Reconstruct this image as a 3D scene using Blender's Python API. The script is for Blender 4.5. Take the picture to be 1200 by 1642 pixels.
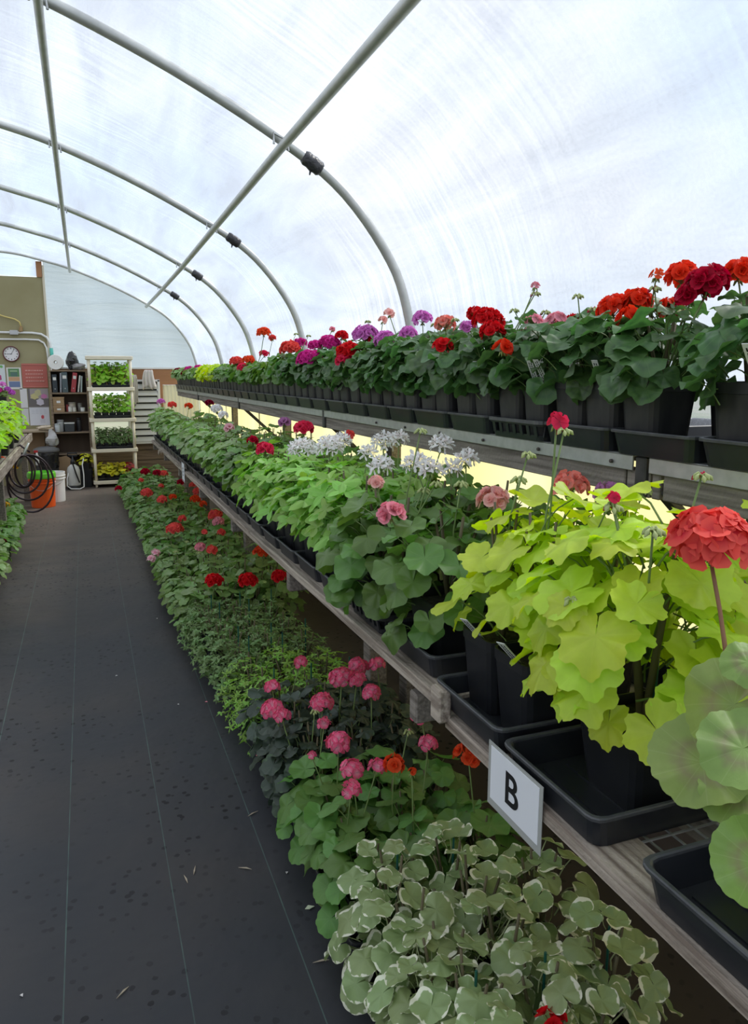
import bpy, math, random
from mathutils import Vector, Matrix
R_ = math.radians
for o in list(bpy.data.objects): bpy.data.objects.remove(o)
SC = bpy.context.scene
COL = SC.collection
rng = random.Random(7)

# ------------------------------------------------------------------ camera
F, CX, CY, VX, VY, EYE = 1200.0, 600.0, 821.0, 132.0, 601.0, 1.56
YAW = math.atan2(CX - VX, math.hypot(F, CY - VY)); PIT = math.atan((CY - VY) / F)
cam_d = bpy.data.cameras.new('camera'); cam = bpy.data.objects.new('camera', cam_d); COL.objects.link(cam)
cam_d.sensor_fit = 'VERTICAL'; cam_d.sensor_height = 36.0; cam_d.lens = F / 1642.0 * 36.0
cam_d.clip_start = 0.02; cam_d.clip_end = 200
cam.location = (0, 0, EYE); cam.rotation_euler = (math.pi / 2 - PIT, 0, -YAW)
SC.camera = cam
# ------------------------------------------------------------------ sky, sun, exposure
SC.view_settings.view_transform = 'Standard'; SC.view_settings.look = 'None'
SC.view_settings.gamma = 1.0; SC.view_settings.exposure = 0.45; SC.view_settings.use_curve_mapping = False
W = bpy.data.worlds.new('sky'); SC.world = W; W.use_nodes = True
wn = W.node_tree.nodes; wl = W.node_tree.links; wn.clear()
wo = wn.new('ShaderNodeOutputWorld'); wb = wn.new('ShaderNodeBackground')
wt = wn.new('ShaderNodeTexCoord'); wz = wn.new('ShaderNodeTexNoise'); wr = wn.new('ShaderNodeValToRGB')
wz.inputs['Scale'].default_value = 2.2; wz.inputs['Detail'].default_value = 5
wl.new(wt.outputs['Generated'], wz.inputs['Vector']); wl.new(wz.outputs['Fac'], wr.inputs['Fac'])
wr.color_ramp.elements[0].position = .36; wr.color_ramp.elements[0].color = (.70, .84, 1.0, 1)
wr.color_ramp.elements[1].position = .62; wr.color_ramp.elements[1].color = (1.0, 1.0, 1.0, 1)
wb.inputs['Strength'].default_value = 1.10
wl.new(wr.outputs['Color'], wb.inputs['Color']); wl.new(wb.outputs[0], wo.inputs['Surface'])
sun_d = bpy.data.lights.new('sun', 'SUN'); sun = bpy.data.objects.new('sun', sun_d); COL.objects.link(sun)
sun_d.energy = 2.7; sun_d.angle = R_(10); sun_d.color = (1.0, .95, .86)
sun.rotation_euler = (R_(-8), R_(40.5), 0)   # from the right, over the upper shelf
sun.location = (6, 4, 8)
SC.cycles.max_bounces = 8; SC.cycles.diffuse_bounces = 4; SC.cycles.glossy_bounces = 2; SC.cycles.transmission_bounces = 4; SC.cycles.transparent_max_bounces = 12
SC.cycles.use_denoising = True

# ------------------------------------------------------------------ picture geometry helpers (points of the place)
_sy, _cy, _sp, _cp = math.sin(YAW), math.cos(YAW), math.sin(PIT), math.cos(PIT)
def ray(x, y):
    u = (x - CX) / F; v = (y - CY) / F
    f = _cp - v * _sp; d = _sp + v * _cp
    return Vector((f * _sy + u * _cy, f * _cy - u * _sy, -d))
def atX(x, y, X): r = ray(x, y); t = X / r.x; return Vector((X, r.y * t, EYE + r.z * t))
def atY(x, y, Y): r = ray(x, y); t = Y / r.y; return Vector((r.x * t, Y, EYE + r.z * t))
def atZ(x, y, Z): r = ray(x, y); t = (Z - EYE) / r.z; return Vector((r.x * t, r.y * t, Z))
def proj(p):
    z = p[2] - EYE; f = p[0] * _sy + p[1] * _cy; r = p[0] * _cy - p[1] * _sy
    zc = f * _cp - z * _sp; dn = -z * _cp - f * _sp
    zc = max(zc, .01)
    return CX + F * r / zc, CY + F * dn / zc, zc

# ------------------------------------------------------------------ materials
MATS = {}
def pr(name, col, rough=.6, metal=0.0, spec=.5, trans=0.0, noise=None, bump=0.0, bscale=60.0, coat=0.0):
    """procedural principled material; noise=(scale, colour2, stretch)"""
    if name in MATS: return MATS[name]
    m = bpy.data.materials.new(name); m.use_nodes = True; MATS[name] = m
    n = m.node_tree.nodes; l = m.node_tree.links; b = n['Principled BSDF']; out = n['Material Output']
    b.inputs['Base Color'].default_value = (*col, 1); b.inputs['Roughness'].default_value = rough
    b.inputs['Metallic'].default_value = metal; b.inputs['Specular IOR Level'].default_value = spec
    tc = n.new('ShaderNodeTexCoord')
    if noise:
        mp = n.new('ShaderNodeMapping'); mp.inputs['Scale'].default_value = noise[2] if len(noise) > 2 else (1, 1, 1)
        nz = n.new('ShaderNodeTexNoise'); nz.inputs['Scale'].default_value = noise[0]; nz.inputs['Detail'].default_value = 5
        rp = n.new('ShaderNodeValToRGB'); rp.color_ramp.elements[0].position = .32; rp.color_ramp.elements[1].position = .68
        rp.color_ramp.elements[0].color = (*col, 1); rp.color_ramp.elements[1].color = (*noise[1], 1)
        l.new(tc.outputs['Object'], mp.inputs['Vector']); l.new(mp.outputs[0], nz.inputs['Vector'])
        l.new(nz.outputs['Fac'], rp.inputs['Fac']); l.new(rp.outputs['Color'], b.inputs['Base Color'])
    if bump:
        nb = n.new('ShaderNodeTexNoise'); nb.inputs['Scale'].default_value = bscale; nb.inputs['Detail'].default_value = 3
        bp = n.new('ShaderNodeBump'); bp.inputs['Strength'].default_value = bump; bp.inputs['Distance'].default_value = .01
        l.new(tc.outputs['Object'], nb.inputs['Vector']); l.new(nb.outputs['Fac'], bp.inputs['Height']); l.new(bp.outputs[0], b.inputs['Normal'])
    if trans:
        t = n.new('ShaderNodeBsdfTranslucent'); mx = n.new('ShaderNodeMixShader'); mx.inputs[0].default_value = trans
        src = b.inputs['Base Color'].links
        if src: l.new(src[0].from_socket, t.inputs['Color'])
        else: t.inputs['Color'].default_value = (*col, 1)
        l.new(b.outputs[0], mx.inputs[1]); l.new(t.outputs[0], mx.inputs[2]); l.new(mx.outputs[0], out.inputs['Surface'])
    return m

def N(nt, typ, **kw):
    n = nt.nodes.new(typ)
    for k, v in kw.items(): setattr(n, k, v)
    return n
def mth(nt, op, a, b=None, c=None, clamp=False):
    n = nt.nodes.new('ShaderNodeMath'); n.operation = op; n.use_clamp = clamp
    for i, q in enumerate((a, b, c)):
        if q is None: continue
        if isinstance(q, (int, float)): n.inputs[i].default_value = q
        else: nt.links.new(q, n.inputs[i])
    return n.outputs[0]
def mixc(nt, fac, a, b):
    n = nt.nodes.new('ShaderNodeMix'); n.data_type = 'RGBA'
    if isinstance(fac, (int, float)): n.inputs[0].default_value = fac
    else: nt.links.new(fac, n.inputs[0])
    for s, q in ((6, a), (7, b)):
        if isinstance(q, tuple): n.inputs[s].default_value = (*q, 1)
        else: nt.links.new(q, n.inputs[s])
    return n.outputs[2]

def leaf_mat(name, col, veins=7, vein_col=None, vs=.4, margin=None, zone=None, trans=.3, rough=.5, var=.22, under=None):
    if name in MATS: return MATS[name]
    col = tuple(min(.9, q * 1.18) for q in col)
    m = bpy.data.materials.new(name); m.use_nodes = True; MATS[name] = m
    nt = m.node_tree; l = nt.links; b = nt.nodes['Principled BSDF']; out = nt.nodes['Material Output']
    uv = N(nt, 'ShaderNodeUVMap'); sep = N(nt, 'ShaderNodeSeparateXYZ'); l.new(uv.outputs[0], sep.inputs[0])
    x = mth(nt, 'MULTIPLY_ADD', sep.outputs[0], 2.0, -1.0); y = mth(nt, 'MULTIPLY_ADD', sep.outputs[1], 2.0, -1.0)
    r = mth(nt, 'SQRT', mth(nt, 'ADD', mth(nt, 'MULTIPLY', x, x), mth(nt, 'MULTIPLY', y, y)))
    th = mth(nt, 'ARCTAN2', x, y)
    tc = N(nt, 'ShaderNodeTexCoord'); nz = N(nt, 'ShaderNodeTexNoise'); nz.inputs['Scale'].default_value = 38; nz.inputs['Detail'].default_value = 3
    l.new(tc.outputs['Object'], nz.inputs['Vector'])
    c = mixc(nt, mth(nt, 'MULTIPLY_ADD', nz.outputs['Fac'], 1.2, -.2, clamp=True), tuple(q * .86 for q in col), tuple(min(1, q * 1.14) for q in col))
    if zone:
        zc, r0, r1 = zone
        f = mth(nt, 'SUBTRACT', r, (r0 + r1) / 2); f = mth(nt, 'ABSOLUTE', mth(nt, 'ADD', f, mth(nt, 'MULTIPLY_ADD', nz.outputs['Fac'], .3, -.15)))
        f = mth(nt, 'MULTIPLY_ADD', f, -1.0 / (r1 - r0) * 1.6, 1.0, clamp=True)
        c = mixc(nt, mth(nt, 'MULTIPLY', f, .62), c, zc)
    if veins:
        vv = mth(nt, 'ABSOLUTE', mth(nt, 'SINE', mth(nt, 'MULTIPLY', th, veins / 2.0)))
        w = mth(nt, 'MULTIPLY', vv, mth(nt, 'MULTIPLY_ADD', r, 9.0, 1.0))
        f = mth(nt, 'SUBTRACT', 1.0, w, clamp=True)
        c = mixc(nt, mth(nt, 'MULTIPLY', f, vs), c, vein_col or tuple(min(1, q * 1.5 + .03) for q in col))
    if margin:
        mc, t0 = margin
        n2 = N(nt, 'ShaderNodeTexNoise'); n2.inputs['Scale'].default_value = 55; n2.inputs['Detail'].default_value = 2; l.new(tc.outputs['Object'], n2.inputs['Vector'])
        f = mth(nt, 'ADD', r, mth(nt, 'MULTIPLY_ADD', n2.outputs['Fac'], .95, -.475))
        f = mth(nt, 'MULTIPLY_ADD', f, 16.0, -16.0 * t0, clamp=True)
        c = mixc(nt, f, c, mc)
    geo = N(nt, 'ShaderNodeNewGeometry'); oi = N(nt, 'ShaderNodeObjectInfo')
    rnd = mth(nt, 'FRACT', mth(nt, 'ADD', geo.outputs['Random Per Island'], oi.outputs['Random']))
    hs = N(nt, 'ShaderNodeHueSaturation')
    l.new(mth(nt, 'MULTIPLY_ADD', rnd, .035, .4825), hs.inputs['Hue']); l.new(mth(nt, 'MULTIPLY_ADD', rnd, 2 * var, 1 - var), hs.inputs['Value'])
    l.new(c, hs.inputs['Color']); c = hs.outputs['Color']
    if under is None: under = tuple(min(1, q * 1.25 + .02) for q in col)
    cc = mixc(nt, mth(nt, 'MULTIPLY', geo.outputs['Backfacing'], .7), c, under)
    l.new(cc, b.inputs['Base Color']); b.inputs['Roughness'].default_value = rough; b.inputs['Specular IOR Level'].default_value = .5
    bp = N(nt, 'ShaderNodeBump'); bp.inputs['Strength'].default_value = .25; bp.inputs['Distance'].default_value = .004
    l.new(nz.outputs['Fac'], bp.inputs['Height']); l.new(bp.outputs[0], b.inputs['Normal'])
    t = N(nt, 'ShaderNodeBsdfTranslucent'); mx = N(nt, 'ShaderNodeMixShader'); mx.inputs[0].default_value = trans
    g = N(nt, 'ShaderNodeHueSaturation'); g.inputs['Saturation'].default_value = 1.15; g.inputs['Value'].default_value = 1.7
    l.new(c, g.inputs['Color']); l.new(g.outputs[0], t.inputs['Color'])
    l.new(b.outputs[0], mx.inputs[1]); l.new(t.outputs[0], mx.inputs[2]); l.new(mx.outputs[0], out.inputs['Surface'])
    return m

def petal_mat(name, col, eye=None, var=.12):
    key = 'petal_' + name
    if key in MATS: return MATS[key]
    m = bpy.data.materials.new(key); m.use_nodes = True; MATS[key] = m
    nt = m.node_tree; l = nt.links; b = nt.nodes['Principled BSDF']; out = nt.nodes['Material Output']
    uv = N(nt, 'ShaderNodeUVMap'); sep = N(nt, 'ShaderNodeSeparateXYZ'); l.new(uv.outputs[0], sep.inputs[0])
    r = sep.outputs[1]
    c = mixc(nt, mth(nt, 'MULTIPLY_ADD', r, 1.5, -.2, clamp=True), eye or tuple(q * .7 for q in col), col)
    geo = N(nt, 'ShaderNodeNewGeometry'); oi = N(nt, 'ShaderNodeObjectInfo')
    rnd = mth(nt, 'FRACT', mth(nt, 'ADD', geo.outputs['Random Per Island'], oi.outputs['Random']))
    hs = N(nt, 'ShaderNodeHueSaturation'); l.new(mth(nt, 'MULTIPLY_ADD', rnd, 2 * var, 1 - var), hs.inputs['Value'])
    l.new(c, hs.inputs['Color']); c = hs.outputs['Color']
    l.new(c, b.inputs['Base Color']); b.inputs['Roughness'].default_value = .6; b.inputs['Specular IOR Level'].default_value = .2
    t = N(nt, 'ShaderNodeBsdfTranslucent'); mx = N(nt, 'ShaderNodeMixShader'); mx.inputs[0].default_value = .35
    l.new(c, t.inputs['Color']); l.new(b.outputs[0], mx.inputs[1]); l.new(t.outputs[0], mx.inputs[2]); l.new(mx.outputs[0], out.inputs['Surface'])
    return m

# ------------------------------------------------------------------ mesh building
class MB:
    def __init__(s): s.v = []; s.f = []; s.m = []; s.uv = {}
    def add(s, vs, fs, mat=0, uvs=None):
        o = len(s.v); s.v += [tuple(p) for p in vs]; s.f += [tuple(i + o for i in f) for f in fs]; s.m += [mat] * len(fs)
        if uvs:
            for i, q in enumerate(uvs): s.uv[o + i] = q
        return o
    def box(s, c, d, mat=0, M=None, uvs=None):
        x, y, z = c; a, b, h = d[0] / 2, d[1] / 2, d[2] / 2
        vs = [Vector((x + i * a, y + j * b, z + k * h)) for k in (-1, 1) for j in (-1, 1) for i in (-1, 1)]
        if M: vs = [M @ v for v in vs]
        s.add(vs, [(0, 2, 3, 1), (4, 5, 7, 6), (0, 1, 5, 4), (2, 6, 7, 3), (0, 4, 6, 2), (1, 3, 7, 5)], mat); return s
    def bar(s, p, q, w, h=None, mat=0, up=(0, 0, 1)):
        p, q = Vector(p), Vector(q); h = h or w; d = (q - p); L = d.length; d.normalize()
        u = Vector(up); x = d.cross(u)
        if x.length < 1e-4: x = Vector((1, 0, 0))
        x.normalize(); y = x.cross(d)
        vs = [b + x * (i * w / 2) + y * (k * h / 2) for b in (p, q) for k in (-1, 1) for i in (-1, 1)]
        s.add(vs, [(0, 2, 3, 1), (4, 5, 7, 6), (0, 1, 5, 4), (2, 6, 7, 3), (0, 4, 6, 2), (1, 3, 7, 5)], mat); return s
    def tube(s, pts, r, n=6, mat=0, cap=True, uv=None, closed=False):
        pts = [Vector(p) for p in pts]; k = len(pts); rs = r if isinstance(r, (list, tuple)) else [r] * k
        vs = []; fs = []; px = None
        for i, p in enumerate(pts):
            if closed: t = pts[(i + 1) % k] - pts[i - 1]
            else: t = pts[min(i + 1, k - 1)] - pts[max(i - 1, 0)]
            if t.length < 1e-9: t = Vector((0, 0, 1))
            t.normalize()
            if px is None:
                a = Vector((0, 0, 1)) if abs(t.z) < .9 else Vector((1, 0, 0)); px = t.cross(a).normalized()
            else:
                px = px - t * px.dot(t)
                if px.length < 1e-6: px = t.cross(Vector((1, 0, 0)))
                px.normalize()
            py = t.cross(px)
            for j in range(n):
                an = 2 * math.pi * j / n; vs.append(p + (px * math.cos(an) + py * math.sin(an)) * rs[i])
        for i in range(k if closed else k - 1):
            i2 = (i + 1) % k
            for j in range(n): fs.append((i * n + j, i * n + (j + 1) % n, i2 * n + (j + 1) % n, i2 * n + j))
        if cap and not closed and n > 2:
            fs.append(tuple(range(n - 1, -1, -1))); fs.append(tuple((k - 1) * n + j for j in range(n)))
        s.add(vs, fs, mat, [uv] * len(vs) if uv else None); return s
    def lathe(s, prof, n=20, c=(0, 0, 0), mat=0, M=None, capb=True, capt=True):
        vs = []; fs = []
        for (r, z) in prof:
            for j in range(n):
                a = 2 * math.pi * j / n; vs.append(Vector((c[0] + r * math.cos(a), c[1] + r * math.sin(a), c[2] + z)))
        if M: vs = [M @ v for v in vs]
        for i in range(len(prof) - 1):
            for j in range(n): fs.append((i * n + j, i * n + (j + 1) % n, (i + 1) * n + (j + 1) % n, (i + 1) * n + j))
        if capb: fs.append(tuple(range(n - 1, -1, -1)))
        if capt: fs.append(tuple((len(prof) - 1) * n + j for j in range(n)))
        s.add(vs, fs, mat); return s
    def loft(s, rings, rad=.02, nc=3, mat=0, capb=True, capt=True, M=None):
        """rings of rounded rectangles (hx, hy, z)"""
        vs = []; fs = []; n = 4 * nc
        for (hx, hy, z) in rings:
            r = min(rad, hx * .9, hy * .9)
            for ci, (sx, sy) in enumerate(((1, 1), (-1, 1), (-1, -1), (1, -1))):
                for k in range(nc):
                    a = math.pi / 2 * ci + math.pi / 2 * k / max(1, nc - 1)
                    vs.append(Vector((sx * (hx - r) + r * math.cos(a), sy * (hy - r) + r * math.sin(a), z)))
        if M: vs = [M @ v for v in vs]
        for i in range(len(rings) - 1):
            for j in range(n): fs.append((i * n + j, i * n + (j + 1) % n, (i + 1) * n + (j + 1) % n, (i + 1) * n + j))
        if capb: fs.append(tuple(range(n - 1, -1, -1)))
        if capt: fs.append(tuple((len(rings) - 1) * n + j for j in range(n)))
        s.add(vs, fs, mat); return s
    def prism(s, poly, axis, a0, a1, mat=0):
        """extrude a 2d polygon along axis between a0 and a1"""
        def P(u, v, w): return {'x': (w, u, v), 'y': (u, w, v), 'z': (u, v, w)}[axis]
        n = len(poly); vs = [P(u, v, a0) for u, v in poly] + [P(u, v, a1) for u, v in poly]
        fs = [tuple(range(n)), tuple(range(2 * n - 1, n - 1, -1))] + [(i, i + n, (i + 1) % n + n, (i + 1) % n) for i in range(n)]
        s.add(vs, fs, mat); return s
    def mesh(s, name, mats, smooth=False):
        me = bpy.data.meshes.new(name); me.from_pydata(s.v, [], s.f)
        for m in (mats if isinstance(mats, (list, tuple)) else [mats]): me.materials.append(m)
        if any(s.m): me.polygons.foreach_set('material_index', s.m)
        if smooth: me.polygons.foreach_set('use_smooth', [True] * len(s.f))
        if s.uv:
            ul = me.uv_layers.new(name='UVMap'); li = [0] * len(me.loops); me.loops.foreach_get('vertex_index', li)
            fl = []
            for i in li: fl += s.uv.get(i, (.5, .5))
            ul.data.foreach_set('uv', fl)
        me.update(); return me
    def build(s, name, mats, parent=None, loc=None, smooth=False, rz=0.0):
        return obj(name, s.mesh(name, mats, smooth), parent, loc, rz)

def obj(name, me, parent=None, loc=None, rz=0.0, M=None):
    o = bpy.data.objects.new(name, me); COL.objects.link(o)
    if parent: o.parent = parent
    if M is not None: o.matrix_basis = M
    else:
        if loc is not None: o.location = loc
        if rz: o.rotation_euler = (0, 0, rz)
    return o
def tag(o, label, cat, group=None):
    o['label'] = label; o['category'] = cat
    if group: o['group'] = group
    return o
def struct(o, label=None, kind='structure'):
    o['kind'] = kind
    if label: o['label'] = label
    return o
def empty(name, loc, label, cat, group=None, rz=0.0):
    o = bpy.data.objects.new(name, None); COL.objects.link(o); o.empty_display_size = .05
    o.location = loc; o.rotation_euler = (0, 0, rz); return tag(o, label, cat, group)
def bev(o, w=.003, seg=1):
    md = o.modifiers.new('bevel', 'BEVEL'); md.width = w; md.segments = seg; md.limit_method = 'ANGLE'; return o
ORD = ['zeroth', 'first', 'second', 'third', 'fourth', 'fifth', 'sixth', 'seventh', 'eighth', 'ninth', 'tenth', 'eleventh', 'twelfth', 'thirteenth',
       'fourteenth', 'fifteenth', 'sixteenth', 'seventeenth', 'eighteenth', 'nineteenth']
TENS = {2: 'twent', 3: 'thirt', 4: 'fort', 5: 'fift', 6: 'sixt', 7: 'sevent', 8: 'eight', 9: 'ninet'}
def ordn(n):
    if n < 20: return ORD[n]
    t, u = divmod(n, 10)
    return TENS[t] + 'ieth' if u == 0 else TENS[t] + 'y-' + ORD[u]

# ================================================================== THE SETTING
XC = -1.1
Y0, Y1 = -2.2, 11.75
PROF = [(-1.1, 3.21), (-.75, 3.19), (-.4, 3.115), (-.05, 3.02), (.46, 2.82), (.95, 2.575), (1.25, 2.37), (1.49, 2.07), (1.595, 1.80), (1.65, 1.45), (1.675, 1.0), (1.68, .5), (1.68, 0)]
def catmull(P, k=6):
    out = []
    for i in range(len(P) - 1):
        p0 = P[max(i - 1, 0)]; p1 = P[i]; p2 = P[i + 1]; p3 = P[min(i + 2, len(P) - 1)]
        for j in range(k):
            t = j / k
            out.append(tuple(.5 * (2 * p1[a] + (p2[a] - p0[a]) * t + (2 * p0[a] - 5 * p1[a] + 4 * p2[a] - p3[a]) * t * t + (3 * p1[a] - p0[a] - 3 * p2[a] + p3[a]) * t ** 3) for a in (0, 1)))
    out.append(P[-1]); return out
FULL = [(2 * XC - x, z) for x, z in reversed(PROF[1:])] + PROF
ARCH = catmull(FULL, 5)
def lift(Y): return .055 * max(-.15, min(1, 1 - (Y - 3.6) / 4.0))
def arch_at(Y, off=0.0):
    out = []
    for i, (x, z) in enumerate(ARCH):
        a = ARCH[max(i - 1, 0)]; b = ARCH[min(i + 1, len(ARCH) - 1)]
        tx, tz = b[0] - a[0], b[1] - a[1]; L = math.hypot(tx, tz); nx, nz = -tz / L, tx / L
        out.append((x + nx * off, z + nz * off + lift(Y) * max(0, min(1, (z - 1.4) / .6))))
    return out
def arch_z(x, Y, off=0.0):
    A = arch_at(Y, off)
    for (a, b) in zip(A, A[1:]):
        if a[0] <= x <= b[0] and b[0] > a[0]: return a[1] + (b[1] - a[1]) * (x - a[0]) / (b[0] - a[0])
    return 0

# ---- film
def film_material(name, tcol, fog, lo, hi, streak=1.0):
    m = bpy.data.materials.new(name); m.use_nodes = True
    nt = m.node_tree; l = nt.links; nt.nodes.clear(); out = N(nt, 'ShaderNodeOutputMaterial')
    uv = N(nt, 'ShaderNodeUVMap')
    def noise(sc, rot, scale, det=4, rough=.55, dist=0.0):
        mp = N(nt, 'ShaderNodeMapping'); mp.inputs['Scale'].default_value = (*sc, 1); mp.inputs['Rotation'].default_value = (0, 0, rot)
        nz = N(nt, 'ShaderNodeTexNoise'); nz.inputs['Scale'].default_value = scale; nz.inputs['Detail'].default_value = det
        nz.inputs['Roughness'].default_value = rough; nz.inputs['Distortion'].default_value = dist
        l.new(uv.outputs[0], mp.inputs[0]); l.new(mp.outputs[0], nz.inputs['Vector']); return nz.outputs['Fac']
    runs = noise((34, 1.3), 0.03, 1.0, 4, .6)                     # runs of condensation going down the sheet
    folds = noise((.55, 3.2), .5, 1.0, 5, .6, .6)                 # creases in the sheet
    clear = noise((1, 1), 0, .9, 2, .5)                           # dry and wet areas
    drops = noise((1, 1), 0, 75.0, 2, .6)
    a = mth(nt, 'MULTIPLY_ADD', runs, 3.2, -1.25, clamp=True)
    a = mth(nt, 'MULTIPLY', a, mth(nt, 'MULTIPLY_ADD', clear, 3.5, -1.3, clamp=True))
    f = mth(nt, 'MULTIPLY_ADD', folds, 3.0, -1.0, clamp=True)
    f = mth(nt, 'SUBTRACT', mth(nt, 'MULTIPLY_ADD', f, .55, .30), mth(nt, 'MULTIPLY', a, .50 * streak), clamp=True)
    f = mth(nt, 'ADD', f, mth(nt, 'MULTIPLY', mth(nt, 'MULTIPLY_ADD', drops, 2.2, -.8, clamp=True), .16), clamp=True)
    f = mth(nt, 'MULTIPLY_ADD', f, hi - lo, lo)
    tr = N(nt, 'ShaderNodeBsdfTransparent'); tr.inputs[0].default_value = (*tcol, 1)
    tl = N(nt, 'ShaderNodeBsdfTranslucent'); tl.inputs[0].default_value = (*fog, 1)
    df = N(nt, 'ShaderNodeBsdfDiffuse'); df.inputs[0].default_value = (*fog, 1)
    gl = N(nt, 'ShaderNodeBsdfGlossy'); gl.inputs['Roughness'].default_value = .25
    bp = N(nt, 'ShaderNodeBump'); bp.inputs['Strength'].default_value = .6; bp.inputs['Distance'].default_value = .05
    l.new(folds, bp.inputs['Height'])
    for q in (tl, df, gl): l.new(bp.outputs[0], q.inputs['Normal'])
    m1 = N(nt, 'ShaderNodeMixShader'); m1.inputs[0].default_value = .30; l.new(tl.outputs[0], m1.inputs[1]); l.new(df.outputs[0], m1.inputs[2])
    m2 = N(nt, 'ShaderNodeMixShader'); l.new(f, m2.inputs[0]); l.new(tr.outputs[0], m2.inputs[1]); l.new(m1.outputs[0], m2.inputs[2])
    m3 = N(nt, 'ShaderNodeMixShader'); m3.inputs[0].default_value = .035; l.new(m2.outputs[0], m3.inputs[1]); l.new(gl.outputs[0], m3.inputs[2])
    l.new(m3.outputs[0], out.inputs['Surface'])
    return m
FILM = film_material('poly_film', (.93, .95, 1.0), (.37, .40, .47), .10, .88)
FILM_END = film_material('end_film', (.54, .60, .63), (.56, .615, .64), .55, .95, .3)
FILM_CLR = film_material('clear_end_film', (.85, .91, 1.0), (.80, .88, 1.0), .35, .8, .3)

def film_sheet():
    mb = MB(); ys = [Y0 + (Y1 - Y0) * i / 112 for i in range(113)]; na = len(ARCH); fs = []
    ribs_y = RIB_Y
    arc = [0]
    for a, b in zip(ARCH, ARCH[1:]): arc.append(arc[-1] + math.hypot(b[0] - a[0], b[1] - a[1]))
    for y in ys:
        dist = min(abs(y - q) for q in ribs_y)
        bul = .012 * min(1, dist / .5)
        for i, (x, z) in enumerate(arch_at(y, .0275)):
            s = arc[i]
            w = bul * (math.sin(7.3 * s + 3.1 * y) * .5 + math.sin(13.7 * s - 5.2 * y + 1.3) * .5)
            a = ARCH[max(i - 1, 0)]; b = ARCH[min(i + 1, na - 1)]; tx, tz = b[0] - a[0], b[1] - a[1]; L = math.hypot(tx, tz)
            w = max(-.004, w)
            if z < .05: w = 0
            mb.v.append((x - tz / L * w, y, z + tx / L * w)); mb.uv[len(mb.v) - 1] = (y, s)
    for i in range(len(ys) - 1):
        for j in range(na - 1):
            if min(ARCH[j][1], ARCH[j + 1][1]) < 1.30 and ys[i] > .05: continue
            mb.f.append((i * na + j, (i + 1) * na + j, (i + 1) * na + j + 1, i * na + j + 1)); mb.m.append(0)
    return mb
RIB_Y = [-1.95, .05, 3.65, 5.68, 7.55, 9.45, 11.68]
o = film_sheet().build('ceiling', [FILM], smooth=True); struct(o, 'clear poly film roof of the hoop house, wet with condensation')

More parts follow.
